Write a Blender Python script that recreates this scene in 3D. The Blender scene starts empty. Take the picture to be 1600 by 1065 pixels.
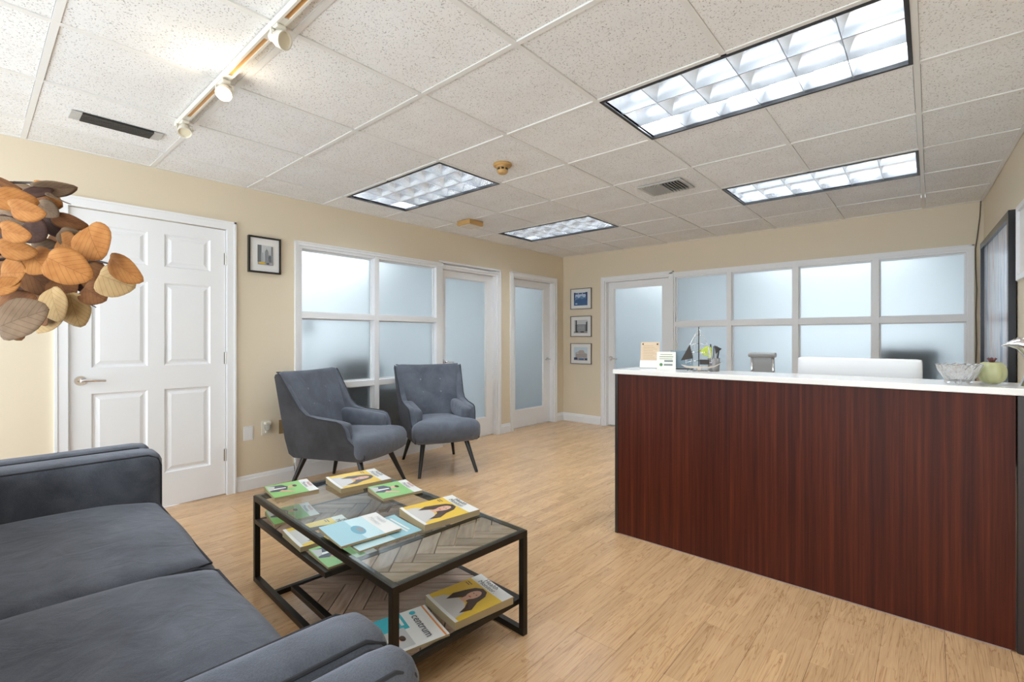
import bpy, bmesh, math, random
from mathutils import Vector, Matrix, Euler

R = math.radians
sc = bpy.context.scene
COL = sc.collection

# ------------------------------------------------------------------ camera
FPX, CX, CY, YAW = 744.34, 809.28, 528.6, 0.7136
CAM = Vector((4.0767, -5.7226, 1.1934))
H = 2.3821
cam_d = bpy.data.cameras.new('camera')
cam_d.sensor_width = 36.0
cam_d.lens = FPX / 1600 * 36.0
cam_d.shift_x = -(CX - 800) / 1600
cam_d.shift_y = (CY - 532.5) / 1600
cam_d.clip_start = 0.05
cam_o = bpy.data.objects.new('camera', cam_d)
COL.objects.link(cam_o)
cam_o.location = CAM
cam_o.rotation_euler = (math.pi / 2, 0, YAW)
sc.camera = cam_o
FW = Vector((-math.sin(YAW), math.cos(YAW), 0))
RT = Vector((math.cos(YAW), math.sin(YAW), 0))
UP = Vector((0, 0, 1))

def at(px, py, depth):
    """world point that lies `depth` metres in front of the camera on the ray of a photo pixel"""
    return CAM + FW * depth + RT * ((px - CX) / FPX * depth) + UP * ((CY - py) / FPX * depth)

# ------------------------------------------------------------------ world, exposure
world = bpy.data.worlds.new('sky')
sc.world = world
world.use_nodes = True
bg = world.node_tree.nodes['Background']
bg.inputs[0].default_value = (0.82, 0.92, 1.0, 1)
bg.inputs[1].default_value = 2.5
LAMP = 33.0           # radiance of the fluorescent tubes
vs = sc.view_settings
vs.view_transform = 'Standard'
vs.look = 'None'
vs.gamma = 1.0
vs.use_curve_mapping = False
vs.exposure = 0.94
sc.cycles.max_bounces = 10
sc.cycles.diffuse_bounces = 5
sc.cycles.transmission_bounces = 10
sc.cycles.sample_clamp_indirect = 6.0

# ------------------------------------------------------------------ materials
MATS = {}

def nodes_of(m):
    return m.node_tree.nodes, m.node_tree.links

def mat(name, col, rough=0.5, metal=0.0, **kw):
    if name in MATS:
        return MATS[name]
    m = bpy.data.materials.new(name)
    m.use_nodes = True
    b = m.node_tree.nodes['Principled BSDF']
    b.inputs['Base Color'].default_value = (*col, 1)
    b.inputs['Roughness'].default_value = rough
    b.inputs['Metallic'].default_value = metal
    for k, v in kw.items():
        b.inputs[k.replace('_', ' ')].default_value = v
    MATS[name] = m
    return m

def add(nt, t, **kw):
    n = nt.nodes.new(t)
    for k, v in kw.items():
        if isinstance(v, (int, float, tuple)) and k in n.inputs.keys():
            n.inputs[k].default_value = v
        else:
            setattr(n, k, v)
    return n

def ramp(nt, stops):
    r = nt.nodes.new('ShaderNodeValToRGB')
    e = r.color_ramp.elements
    while len(e) < len(stops):
        e.new(0.5)
    for i, (p, c) in enumerate(stops):
        e[i].position = p
        e[i].color = (*c, 1)
    return r

def coords(nt, scale=(1, 1, 1), rot=(0, 0, 0), kind='pos', loc=(0, 0, 0)):
    mp = nt.nodes.new('ShaderNodeMapping')
    mp.inputs['Scale'].default_value = scale
    mp.inputs['Rotation'].default_value = rot
    mp.inputs['Location'].default_value = loc
    if kind == 'pos':
        g = nt.nodes.new('ShaderNodeNewGeometry')
        nt.links.new(g.outputs['Position'], mp.inputs[0])
    else:
        g = nt.nodes.new('ShaderNodeTexCoord')
        nt.links.new(g.outputs['Object'], mp.inputs[0])
    return mp

def bump(nt, b, height, strength=0.2, dist=0.002):
    bp = nt.nodes.new('ShaderNodeBump')
    bp.inputs['Strength'].default_value = strength
    bp.inputs['Distance'].default_value = dist
    nt.links.new(height, bp.inputs['Height'])
    nt.links.new(bp.outputs[0], b.inputs['Normal'])

def mix(nt, fac, a, b, mode='MIX'):
    n = nt.nodes.new('ShaderNodeMix')
    n.data_type = 'RGBA'
    n.blend_type = mode
    for sock, v in ((n.inputs[0], fac), (n.inputs[6], a), (n.inputs[7], b)):
        if isinstance(v, (int, float)):
            sock.default_value = v
        elif isinstance(v, tuple):
            sock.default_value = (*v, 1)
        else:
            nt.links.new(v, sock)
    return n.outputs[2]

def m_wall():
    m = mat('beige_paint', (0.72, 0.625, 0.475), 0.55)
    nt = m.node_tree
    b = nt.nodes['Principled BSDF']
    mp = coords(nt)
    n = add(nt, 'ShaderNodeTexNoise', Scale=90.0, Detail=3.0)
    nt.links.new(mp.outputs[0], n.inputs['Vector'])
    bump(nt, b, n.outputs['Fac'], 0.12, 0.001)
    return m

def m_tile():
    m = mat('mineral_tile', (0.78, 0.77, 0.755), 0.9)
    nt = m.node_tree
    b = nt.nodes['Principled BSDF']
    mp = coords(nt)
    n1 = add(nt, 'ShaderNodeTexNoise', Scale=150.0, Detail=2.0, Roughness=0.6)
    n2 = add(nt, 'ShaderNodeTexNoise', Scale=5.0, Detail=2.0)
    for n in (n1, n2):
        nt.links.new(mp.outputs[0], n.inputs['Vector'])
    r1 = ramp(nt, [(0.30, (0.36, 0.35, 0.34)), (0.42, (0.90, 0.90, 0.90))])
    nt.links.new(n1.outputs['Fac'], r1.inputs[0])
    info = nt.nodes.new('ShaderNodeObjectInfo')
    rr = ramp(nt, [(0.0, (0.93, 0.93, 0.93)), (1.0, (1, 1, 1))])
    nt.links.new(info.outputs['Random'], rr.inputs[0])
    r2 = ramp(nt, [(0.3, (0.95, 0.94, 0.93)), (0.7, (1, 1, 1))])
    nt.links.new(n2.outputs['Fac'], r2.inputs[0])
    c = mix(nt, 1.0, r1.outputs[0], r2.outputs[0], 'MULTIPLY')
    c = mix(nt, 1.0, c, rr.outputs[0], 'MULTIPLY')
    nt.links.new(c, b.inputs['Base Color'])
    bump(nt, b, n1.outputs['Fac'], 0.35, 0.002)
    return m

def m_floor():
    m = mat('oak_laminate', (0.6, 0.4, 0.22), 0.22)
    nt = m.node_tree
    b = nt.nodes['Principled BSDF']
    # printed three-strip pattern: bricks with their long side along y
    mp = coords(nt, rot=(0, 0, R(90)))
    br = add(nt, 'ShaderNodeTexBrick', Scale=1.0)
    br.offset = 0.37
    br.offset_frequency = 2
    br.inputs['Color1'].default_value = (0.10, 0.10, 0.10, 1)
    br.inputs['Color2'].default_value = (0.90, 0.90, 0.90, 1)
    br.inputs['Mortar'].default_value = (0.0, 0.0, 0.0, 1)
    br.inputs['Mortar Size'].default_value = 0.0007
    br.inputs['Brick Width'].default_value = 0.41
    br.inputs['Row Height'].default_value = 0.0633
    nt.links.new(mp.outputs[0], br.inputs['Vector'])
    # grain offset per strip
    sep = coords(nt, scale=(15, 0.85, 1))
    off = add(nt, 'ShaderNodeVectorMath', operation='MULTIPLY_ADD')
    nt.links.new(br.outputs['Color'], off.inputs[0])
    off.inputs[1].default_value = (37, 53, 11)
    nt.links.new(sep.outputs[0], off.inputs[2])
    w = add(nt, 'ShaderNodeTexNoise', Scale=1.3, Detail=4.0, Roughness=0.55, Distortion=1.1)
    nt.links.new(off.outputs[0], w.inputs['Vector'])
    fine = coords(nt, scale=(260, 9, 1))
    fn = add(nt, 'ShaderNodeTexNoise', Scale=1.0, Detail=3.0)
    nt.links.new(fine.outputs[0], fn.inputs['Vector'])
    # cathedral rings
    mul = add(nt, 'ShaderNodeMath', operation='MULTIPLY')
    mul.inputs[1].default_value = 9.0
    nt.links.new(w.outputs['Fac'], mul.inputs[0])
    fr = add(nt, 'ShaderNodeMath', operation='FRACT')
    nt.links.new(mul.outputs[0], fr.inputs[0])
    rg = ramp(nt, [(0.0, (0.45, 0.25, 0.115)), (0.18, (0.66, 0.42, 0.225)), (0.8, (0.70, 0.455, 0.25)), (1.0, (0.63, 0.39, 0.205))])
    nt.links.new(fr.outputs[0], rg.inputs[0])
    tone = ramp(nt, [(0.0, (0.84, 0.83, 0.82)), (0.5, (0.97, 0.97, 0.97)), (1.0, (1.06, 1.06, 1.07))])
    nt.links.new(br.outputs['Color'], tone.inputs[0])
    c = mix(nt, 1.0, rg.outputs[0], tone.outputs[0], 'MULTIPLY')
    fr2 = ramp(nt, [(0.35, (0.88, 0.86, 0.84)), (0.6, (1, 1, 1))])
    nt.links.new(fn.outputs['Fac'], fr2.inputs[0])
    c = mix(nt, 0.8, c, fr2.outputs[0], 'MULTIPLY')
    nt.links.new(c, b.inputs['Base Color'])
    bump(nt, b, fn.outputs['Fac'], 0.06, 0.0006)
    return m

def m_mahogany():
    m = mat('mahogany_veneer', (0.12, 0.02, 0.01), 0.42, Specular_IOR_Level=0.2)
    nt = m.node_tree
    b = nt.nodes['Principled BSDF']
    mp = coords(nt, scale=(55, 55, 0.8))
    n = add(nt, 'ShaderNodeTexNoise', Scale=1.0, Detail=5.0, Roughness=0.6)
    nt.links.new(mp.outputs[0], n.inputs['Vector'])
    mp2 = coords(nt, scale=(160, 160, 5))
    n2 = add(nt, 'ShaderNodeTexNoise', Scale=1.0, Detail=2.0)
    nt.links.new(mp2.outputs[0], n2.inputs['Vector'])
    r1 = ramp(nt, [(0.32, (0.042, 0.0072, 0.0032)), (0.52, (0.074, 0.0130, 0.0048)), (0.74, (0.122, 0.026, 0.0080))])
    nt.links.new(n.outputs['Fac'], r1.inputs[0])
    r2 = ramp(nt, [(0.35, (0.72, 0.70, 0.70)), (0.6, (1, 1, 1))])
    nt.links.new(n2.outputs['Fac'], r2.inputs[0])
    c = mix(nt, 0.7, r1.outputs[0], r2.outputs[0], 'MULTIPLY')
    nt.links.new(c, b.inputs['Base Color'])
    return m

def m_fabric(name, dark, light, weave=700.0, sheen=0.35):
    m = mat(name, dark, 0.92)
    nt = m.node_tree
    b = nt.nodes['Principled BSDF']
    b.inputs['Sheen Weight'].default_value = sheen
    b.inputs['Sheen Roughness'].default_value = 0.5
    b.inputs['Sheen Tint'].default_value = (0.75, 0.8, 0.95, 1)
    mp = coords(nt, kind='obj')
    n = add(nt, 'ShaderNodeTexNoise', Scale=6.0, Detail=5.0, Roughness=0.6, Distortion=0.4)
    n2 = add(nt, 'ShaderNodeTexNoise', Scale=weave, Detail=1.0)
    for k in (n, n2):
        nt.links.new(mp.outputs[0], k.inputs['Vector'])
    r = ramp(nt, [(0.35, dark), (0.68, light)])
    nt.links.new(n.outputs['Fac'], r.inputs[0])
    r2 = ramp(nt, [(0.3, (0.75, 0.75, 0.76)), (0.7, (1.12, 1.12, 1.12))])
    nt.links.new(n2.outputs['Fac'], r2.inputs[0])
    nt.links.new(mix(nt, 0.8, r.outputs[0], r2.outputs[0], 'MULTIPLY'), b.inputs['Base Color'])
    n3 = add(nt, 'ShaderNodeTexNoise', Scale=9.0, Detail=3.0, Distortion=1.2)
    nt.links.new(mp.outputs[0], n3.inputs['Vector'])
    ad = add(nt, 'ShaderNodeMath', operation='MULTIPLY_ADD')
    nt.links.new(n3.outputs['Fac'], ad.inputs[0])
    ad.inputs[1].default_value = 6.0
    nt.links.new(n2.outputs['Fac'], ad.inputs[2])
    bump(nt, b, ad.outputs[0], 0.45, 0.0022)
    return m

def m_plank():
    m = mat('rustic_plank', (0.2, 0.12, 0.08), 0.5)
    nt = m.node_tree
    b = nt.nodes['Principled BSDF']
    mp = coords(nt, kind='obj', scale=(60, 8, 1))
    info = nt.nodes.new('ShaderNodeObjectInfo')
    vm = add(nt, 'ShaderNodeVectorMath', operation='ADD')
    nt.links.new(mp.outputs[0], vm.inputs[0])
    mm = add(nt, 'ShaderNodeMath', operation='MULTIPLY')
    mm.inputs[1].default_value = 41.0
    nt.links.new(info.outputs['Random'], mm.inputs[0])
    nt.links.new(mm.outputs[0], vm.inputs[1])
    n = add(nt, 'ShaderNodeTexNoise', Scale=0.8, Detail=4.0, Roughness=0.6)
    nt.links.new(vm.outputs[0], n.inputs['Vector'])
    r = ramp(nt, [(0.3, (0.22, 0.140, 0.095)), (0.55, (0.36, 0.25, 0.18)), (0.75, (0.44, 0.32, 0.24))])
    nt.links.new(n.outputs['Fac'], r.inputs[0])
    rr = ramp(nt, [(0, (0.7, 0.69, 0.68)), (1, (1.05, 1.05, 1.08))])
    nt.links.new(info.outputs['Random'], rr.inputs[0])
    nt.links.new(mix(nt, 1.0, r.outputs[0], rr.outputs[0], 'MULTIPLY'), b.inputs['Base Color'])
    return m

def m_emit(name, col, s):
    if name in MATS:
        return MATS[name]
    m = bpy.data.materials.new(name)
    m.use_nodes = True
    nt = m.node_tree
    nt.nodes.clear()
    o = nt.nodes.new('ShaderNodeOutputMaterial')
    e = nt.nodes.new('ShaderNodeEmission')
    e.inputs[0].default_value = (*col, 1)
    e.inputs[1].default_value = s
    nt.links.new(e.outputs[0], o.inputs[0])
    MATS[name] = m
    return m

def m_leaf(name, c1, c2):
    m = mat(name, c1, 0.6)
    nt = m.node_tree
    b = nt.nodes['Principled BSDF']
    mp = coords(nt, kind='obj')
    n = add(nt, 'ShaderNodeTexNoise', Scale=2.2, Detail=4.0)
    nt.links.new(mp.outputs[0], n.inputs['Vector'])
    r = ramp(nt, [(0.35, c1), (0.7, c2)])
    nt.links.new(n.outputs['Fac'], r.inputs[0])
    b.inputs['Roughness'].default_value = 0.8
    b.inputs['Specular IOR Level'].default_value = 0.2
    # midrib and side veins, drawn along the leaf's own axes
    sx = nt.nodes.new('ShaderNodeSeparateXYZ')
    nt.links.new(mp.outputs[0], sx.inputs[0])
    ab = add(nt, 'ShaderNodeMath', operation='ABSOLUTE')
    nt.links.new(sx.outputs['Y'], ab.inputs[0])
    m1 = add(nt, 'ShaderNodeMath', operation='MULTIPLY_ADD')
    nt.links.new(ab.outputs[0], m1.inputs[0])
    m1.inputs[1].default_value = -1.1
    nt.links.new(sx.outputs['X'], m1.inputs[2])
    m2 = add(nt, 'ShaderNodeMath', operation='PINGPONG')
    nt.links.new(m1.outputs[0], m2.inputs[0])
    m2.inputs[1].default_value = 0.085
    mn = add(nt, 'ShaderNodeMath', operation='MINIMUM')
    nt.links.new(m2.outputs[0], mn.inputs[0])
    nt.links.new(ab.outputs[0], mn.inputs[1])
    rv = ramp(nt, [(0.0, (0.62, 0.58, 0.55)), (0.014, (1, 1, 1))])
    nt.links.new(mn.outputs[0], rv.inputs[0])
    nt.links.new(mix(nt, 1.0, r.outputs[0], rv.outputs[0], 'MULTIPLY'), b.inputs['Base Color'])
    return m

M_WALL = m_wall()
M_TRIM = mat('white_trim_paint', (0.84, 0.845, 0.855), 0.35)
M_TILE = m_tile()
M_GRID = mat('white_grid_metal', (0.78, 0.77, 0.75), 0.5)
M_PLENUM = mat('dark_plenum', (0.05, 0.05, 0.05), 0.9)
M_FLOOR = m_floor()
M_SUB = mat('underlay', (0.16, 0.10, 0.06), 0.8)
M_MAHOG = m_mahogany()
M_DARKWOOD = mat('dark_edge_wood', (0.022, 0.012, 0.010), 0.35)
M_QUARTZ = mat('white_quartz', (0.87, 0.86, 0.84), 0.18)
M_SOFA = m_fabric('sofa_velvet', (0.052, 0.059, 0.076), (0.112, 0.125, 0.155), 380, 0.35)
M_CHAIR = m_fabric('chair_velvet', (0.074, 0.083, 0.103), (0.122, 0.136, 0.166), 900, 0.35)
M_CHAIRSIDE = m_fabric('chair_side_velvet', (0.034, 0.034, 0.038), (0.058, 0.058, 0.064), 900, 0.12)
M_PIPE = mat('dark_piping', (0.03, 0.032, 0.04), 0.8)
M_BLACKLEG = mat('black_lacquer', (0.012, 0.010, 0.009), 0.3)
M_STEEL = mat('dark_bronze_steel', (0.030, 0.025, 0.020), 0.38, 0.7)
M_PLANK = m_plank()
M_GLASS = mat('clear_glass', (0.93, 0.98, 0.96), 0.0)
_nt = M_GLASS.node_tree
_nt.nodes.clear()
_o = _nt.nodes.new('ShaderNodeOutputMaterial')
_m = _nt.nodes.new('ShaderNodeMixShader')
_f = _nt.nodes.new('ShaderNodeFresnel')
_f.inputs['IOR'].default_value = 1.5
_t = _nt.nodes.new('ShaderNodeBsdfTransparent')
_t.inputs[0].default_value = (0.955, 0.985, 0.975, 1)
_g = _nt.nodes.new('ShaderNodeBsdfGlossy')
_g.inputs['Roughness'].default_value = 0.0
_b = _nt.nodes.new('ShaderNodeNewGeometry')
_k = _nt.nodes.new('ShaderNodeMath')
_k.operation = 'SUBTRACT'
_k.inputs[0].default_value = 1.0
_q = _nt.nodes.new('ShaderNodeMath')
_q.operation = 'MULTIPLY'
_nt.links.new(_b.outputs['Backfacing'], _k.inputs[1])
_nt.links.new(_k.outputs[0], _q.inputs[0])
_nt.links.new(_f.outputs[0], _q.inputs[1])
_nt.links.new(_q.outputs[0], _m.inputs[0])
_nt.links.new(_t.outputs[0], _m.inputs[1])
_nt.links.new(_g.outputs[0], _m.inputs[2])
_nt.links.new(_m.outputs[0], _o.inputs[0])
M_CHROME = mat('chrome', (0.78, 0.78, 0.80), 0.12, 1.0)
M_NICKEL = mat('satin_nickel', (0.55, 0.54, 0.52), 0.3, 1.0)
M_FROST = mat('frosted_glass', (0.925, 0.96, 0.97), 0.55, 0.0, Transmission_Weight=1.0, IOR=1.45)
M_LOUVER = mat('silver_louver', (0.62, 0.63, 0.65), 0.26, 0.88)
M_LTRIM = mat('black_fixture_trim', (0.015, 0.015, 0.017), 0.4)
M_LIGHT = m_emit('fluorescent_glow', (0.84, 0.93, 1.0), LAMP)
M_YELLOWED = mat('yellowed_plastic', (0.52, 0.31, 0.11), 0.45)
M_CREAM = mat('cream_plastic', (0.70, 0.66, 0.57), 0.4)
M_WHITEPL = mat('white_plastic', (0.80, 0.80, 0.80), 0.35)
M_BLACK = mat('black_plastic', (0.02, 0.02, 0.02), 0.4)
M_PAPER = mat('page_edges', (0.36, 0.28, 0.16), 0.8)
M_FRAMEBLK = mat('black_frame', (0.016, 0.013, 0.011), 0.35)
M_MATBOARD = mat('white_matboard', (0.78, 0.77, 0.75), 0.8)
M_OFFWALL = mat('office_wall_paint', (0.80, 0.83, 0.85), 0.7)
M_OFFFLOOR = mat('office_carpet', (0.34, 0.36, 0.38), 0.95)
M_DARKFURN = mat('dark_office_furniture', (0.035, 0.045, 0.055), 0.5)

# ------------------------------------------------------------------ mesh helpers
def new_obj(name, me, parent=None, loc=None, rot=None):
    o = bpy.data.objects.new(name, me)
    COL.objects.link(o)
    if parent is not None:
        o.parent = parent
    if loc is not None:
        o.location = loc
    if rot is not None:
        o.rotation_euler = rot
    return o

def fin(name, bm, m, parent=None, smooth=False, loc=None, rot=None, angle=None):
    bmesh.ops.recalc_face_normals(bm, faces=bm.faces[:])
    me = bpy.data.meshes.new(name)
    bm.to_mesh(me)
    bm.free()
    for x in (m if isinstance(m, (list, tuple)) else [m]):
        me.materials.append(x)
    if smooth:
        for p in me.polygons:
            p.use_smooth = True
        if angle:
            try:
                me.set_sharp_from_angle(angle=R(angle))
            except Exception:
                pass
    return new_obj(name, me, parent, loc, rot)

def abox(bm, x0, x1, y0, y1, z0, z1, bev=0.0, mi=0):
    r = bmesh.ops.create_cube(bm, size=1.0)
    v = r['verts']
    bmesh.ops.scale(bm, verts=v, vec=(abs(x1 - x0), abs(y1 - y0), abs(z1 - z0)))
    bmesh.ops.translate(bm, verts=v, vec=((x0 + x1) / 2, (y0 + y1) / 2, (z0 + z1) / 2))
    fs = {f for q in v for f in q.link_faces}
    for f in fs:
        f.material_index = mi
    if bev > 0:
        es = list({e for q in v for e in q.link_edges})
        bmesh.ops.bevel(bm, geom=es, offset=bev, segments=2, affect='EDGES', profile=0.5)

def box(name, x0, x1, y0, y1, z0, z1, m, parent=None, bev=0.0, **kw):
    bm = bmesh.new()
    abox(bm, x0, x1, y0, y1, z0, z1, bev)
    return fin(name, bm, m, parent, **kw)

def boxes(name, L, m, parent=None, bev=0.0, **kw):
    bm = bmesh.new()
    for b in L:
        abox(bm, *b, bev)
    return fin(name, bm, m, parent, **kw)

def atube(bm, pts, r, seg=8, cap=True):
    """tube through a list of points; r may be a list"""
    pts = [Vector(p) for p in pts]
    rs = r if isinstance(r, (list, tuple)) else [r] * len(pts)
    rings = []
    nrm = None
    for i, p in enumerate(pts):
        t = (pts[min(i + 1, len(pts) - 1)] - pts[max(i - 1, 0)]).normalized()
        if nrm is None:
            a = Vector((0, 0, 1)) if abs(t.z) < 0.9 else Vector((1, 0, 0))
            nrm = t.cross(a).normalized()
        else:
            nrm = (nrm - t * nrm.dot(t)).normalized()
        bn = t.cross(nrm)
        rings.append([bm.verts.new(p + (nrm * math.cos(k * 2 * math.pi / seg) + bn * math.sin(k * 2 * math.pi / seg)) * rs[i]) for k in range(seg)])
    for a, b in zip(rings, rings[1:]):
        for k in range(seg):
            bm.faces.new((a[k], a[(k + 1) % seg], b[(k + 1) % seg], b[k]))
    if cap:
        bm.faces.new(rings[0][::-1])
        bm.faces.new(rings[-1])

def tube(name, pts, r, m, parent=None, seg=8, **kw):
    bm = bmesh.new()
    atube(bm, pts, r, seg)
    return fin(name, bm, m, parent, smooth=True, angle=50, **kw)

def alathe(bm, prof, seg=24, center=(0, 0, 0)):
    c = Vector(center)
    rings = []
    for r, z in prof:
        if r < 1e-6:
            rings.append([bm.verts.new(c + Vector((0, 0, z)))])
        else:
            rings.append([bm.verts.new(c + Vector((r * math.cos(k * 2 * math.pi / seg), r * math.sin(k * 2 * math.pi / seg), z))) for k in range(seg)])
    for a, b in zip(rings, rings[1:]):
        for k in range(seg):
            q = [a[k % len(a)], a[(k + 1) % len(a)], b[(k + 1) % len(b)], b[k % len(b)]]
            q = list(dict.fromkeys(q))
            if len(q) > 2:
                bm.faces.new(q)

def lathe(name, prof, m, parent=None, seg=24, angle=40, **kw):
    bm = bmesh.new()
    alathe(bm, prof, seg)
    return fin(name, bm, m, parent, smooth=True, angle=angle, **kw)

def rcube_bm(dx, dy, dz, r, n=10, bulge=(0, 0, 0), fn=None):
    """rounded box centred on the origin, optional bulge per axis, optional point function"""
    bm = bmesh.new()
    bmesh.ops.create_cube(bm, size=2.0)
    bmesh.ops.subdivide_edges(bm, edges=bm.edges[:], cuts=n - 1, use_grid_fill=True)
    hx, hy, hz = dx / 2, dy / 2, dz / 2
    for v in bm.verts:
        u = v.co.copy()
        # bias samples towards the edges so the rounding is smooth
        w = Vector([math.copysign(1 - (1 - abs(a)) ** 1.7, a) for a in u])
        p = Vector((w.x * hx, w.y * hy, w.z * hz))
        q = Vector((max(-hx + r, min(hx - r, p.x)), max(-hy + r, min(hy - r, p.y)), max(-hz + r, min(hz - r, p.z))))
        d = p - q
        if d.length > 1e-9:
            p = q + d.normalized() * r
        fx = 1 - (p.x / hx) ** 2
        fy = 1 - (p.y / hy) ** 2
        fz = 1 - (p.z / hz) ** 2
        p.z += math.copysign(bulge[2] * max(fx, 0) ** 0.7 * max(fy, 0) ** 0.7, p.z) if abs(p.z) > hz * 0.5 else 0
        p.y += math.copysign(bulge[1] * max(fx, 0) * max(fz, 0), p.y) if abs(p.y) > hy * 0.5 else 0
        p.x += math.copysign(bulge[0] * max(fy, 0) * max(fz, 0), p.x) if abs(p.x) > hx * 0.5 else 0
        v.co = fn(p) if fn else p
    return bm

def rcube(name, c, d, r, m, parent=None, n=10, bulge=(0, 0, 0), fn=None, rot=None):
    return fin(name, rcube_bm(*d, r, n, bulge, fn), m, parent, smooth=True, loc=c, rot=rot)

def aprism(bm, poly, lo, hi, axis='z', mi=0):
    """extrude a 2-D polygon; axis is the extrusion axis"""
    def P(a, b, c):
        return {'z': (a, b, c), 'y': (a, c, b), 'x': (c, a, b)}[axis]
    A = [bm.verts.new(P(a, b, lo)) for a, b in poly]
    B = [bm.verts.new(P(a, b, hi)) for a, b in poly]
    f = [bm.faces.new(A[::-1]), bm.faces.new(B)]
    n = len(poly)
    for k in range(n):
        f.append(bm.faces.new((A[k], A[(k + 1) % n], B[(k + 1) % n], B[k])))
    for q in f:
        q.material_index = mi

def prism(name, poly, lo, hi, axis, m, parent=None, bev=0.0, **kw):
    bm = bmesh.new()
    aprism(bm, poly, lo, hi, axis)
    if bev:
        bmesh.ops.recalc_face_normals(bm, faces=bm.faces[:])
        bmesh.ops.bevel(bm, geom=bm.edges[:], offset=bev, segments=2, affect='EDGES', profile=0.5)
    return fin(name, bm, m, parent, **kw)

def empty(name, loc=(0, 0, 0), rz=0.0, parent=None):
    o = new_obj(name, None, parent, loc, (0, 0, rz))
    o.empty_display_size = 0.1
    return o

def tag(o, label=None, cat=None, group=None, kind=None):
    if label:
        o['label'] = label
    if cat:
        o['category'] = cat
    if group:
        o['group'] = group
    if kind:
        o['kind'] = kind
    return o

def thing(name, label, cat, loc=(0, 0, 0), rz=0.0, group=None):
    return tag(empty(name, loc, rz), label, cat, group)

def struct(o):
    o['kind'] = 'structure'
    return o

def text_bm(bm, body, size, place, mi=0, align='LEFT', bold=0.0):
    """flat lettering; place(x, y) -> Vector"""
    cu = bpy.data.curves.new('t', 'FONT')
    cu.body = body
    cu.size = size
    cu.align_x = align
    cu.offset = bold
    cu.resolution_u = 2
    to = bpy.data.objects.new('t', cu)
    COL.objects.link(to)
    dg = bpy.context.evaluated_depsgraph_get()
    me = bpy.data.meshes.new_from_object(to.evaluated_get(dg))
    vs_ = [bm.verts.new(place(v.co.x, v.co.y)) for v in me.vertices]
    for p in me.polygons:
        try:
            f = bm.faces.new([vs_[i] for i in p.vertices])
            f.material_index = mi
        except ValueError:
            pass
    bpy.data.objects.remove(to)
    bpy.data.curves.remove(cu)
    bpy.data.meshes.remove(me)

# ------------------------------------------------------------------ room shell
YN = -7.3                      # where the room goes on behind the camera (open side)
XR0, XRS = 4.42, 0.035         # right wall: x = XR0 - XRS * y
XR1 = XR0 - XRS * YN

def wall_boxes(bm, x0, x1, z1, t, openings, z0=0.0):
    """wall in local frame (x along, y depth 0..t) with rectangular openings (a0,a1,b0,b1)"""
    x = x0
    for a0, a1, b0, b1 in sorted(openings):
        if a0 > x:
            abox(bm, x, a0, 0, t, z0, z1)
        if b1 < z1:
            abox(bm, a0, a1, 0, t, b1, z1)
        if b0 > z0:
            abox(bm, a0, a1, 0, t, z0, b0)
        x = a1
    if x < x1:
        abox(bm, x, x1, 0, t, z0, z1)

RZL = R(90)   # local frame of the left wall: x -> +y, y -> -x
bm = bmesh.new()
wall_boxes(bm, YN, 0.0, H + 0.1, 0.12, [(-5.315, -4.425, -0.01, 2.025), (-3.875, -1.415, -0.01, 1.995), (-1.115, -0.235, -0.01, 2.0)], -0.05)
struct(fin('wall_left', bm, M_WALL, rot=(0, 0, RZL)))
bm = bmesh.new()
wall_boxes(bm, -0.12, 4.60, H + 0.1, 0.12, [(0.70, 1.625, -0.01, 1.985), (1.665, 4.325, -0.01, 1.975)], -0.05)
struct(fin('wall_back', bm, M_WALL))
bm = bmesh.new()
aprism(bm, [(XR0, 0.12), (XR0 + 0.15, 0.12), (XR1 + 0.15, YN), (XR1, YN)], -0.05, H + 0.1)
struct(fin('wall_right', bm, M_WALL))

# floor: underlay with laminate planks laid along y
floor = struct(box('floor', -0.1, 4.75, YN, 0.1, -0.06, -0.012, M_SUB))
PW, PL = 0.190, 1.20
plank_mesh = {}
def plank_me(w, l):
    k = (round(w, 3), round(l, 3))
    if k not in plank_mesh:
        b = bmesh.new()
        abox(b, 0, w - 0.0012, 0, l - 0.0012, -0.012, 0.0)
        me = bpy.data.meshes.new('plank')
        b.to_mesh(me)
        b.free()
        me.materials.append(M_FLOOR)
        plank_mesh[k] = me
    return plank_mesh[k]
i = 0
x = -0.06
while x < 4.68:
    y = YN - [0.0, 0.4, 0.8][i % 3]
    while y < 0.05:
        a, b_ = max(y, YN), min(y + PL, 0.06)
        if b_ - a > 0.01:
            new_obj('plank', plank_me(PW, b_ - a), floor, (x, a, 0))
        y += PL
    x += PW
    i += 1

# suspended ceiling
GX, GY, TX, TY = 2.8117, -4.2744, 0.6096, 0.6096 * 1.0106
ceil = struct(box('ceiling', -0.12, 4.75, YN, 0.12, H + 0.17, H + 0.20, M_PLENUM))
xs = [0.0] + [GX + k * TX for k in range(-4, 3)] + [4.66]
ys = [YN] + [GY + k * TY for k in range(-4, 7)] + [0.0]
LIGHTS = set()   # grid cells taken up by fixtures
for (gi, gj) in ((-4, 1), (0, 1), (-4, 4), (0, 4)):
    LIGHTS |= {(gi, gj), (gi + 1, gj)}
BW = 0.012
tile_mesh = {}
def tile_me(w, l):
    k = (round(w, 3), round(l, 3))
    if k not in tile_mesh:
        b = bmesh.new()
        abox(b, -w / 2, w / 2, -l / 2, l / 2, 0, 0.016)
        me = bpy.data.meshes.new('ceiling_tile')
        b.to_mesh(me)
        b.free()
        me.materials.append(M_TILE)
        tile_mesh[k] = me
    return tile_mesh[k]
random.seed(4)
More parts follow.
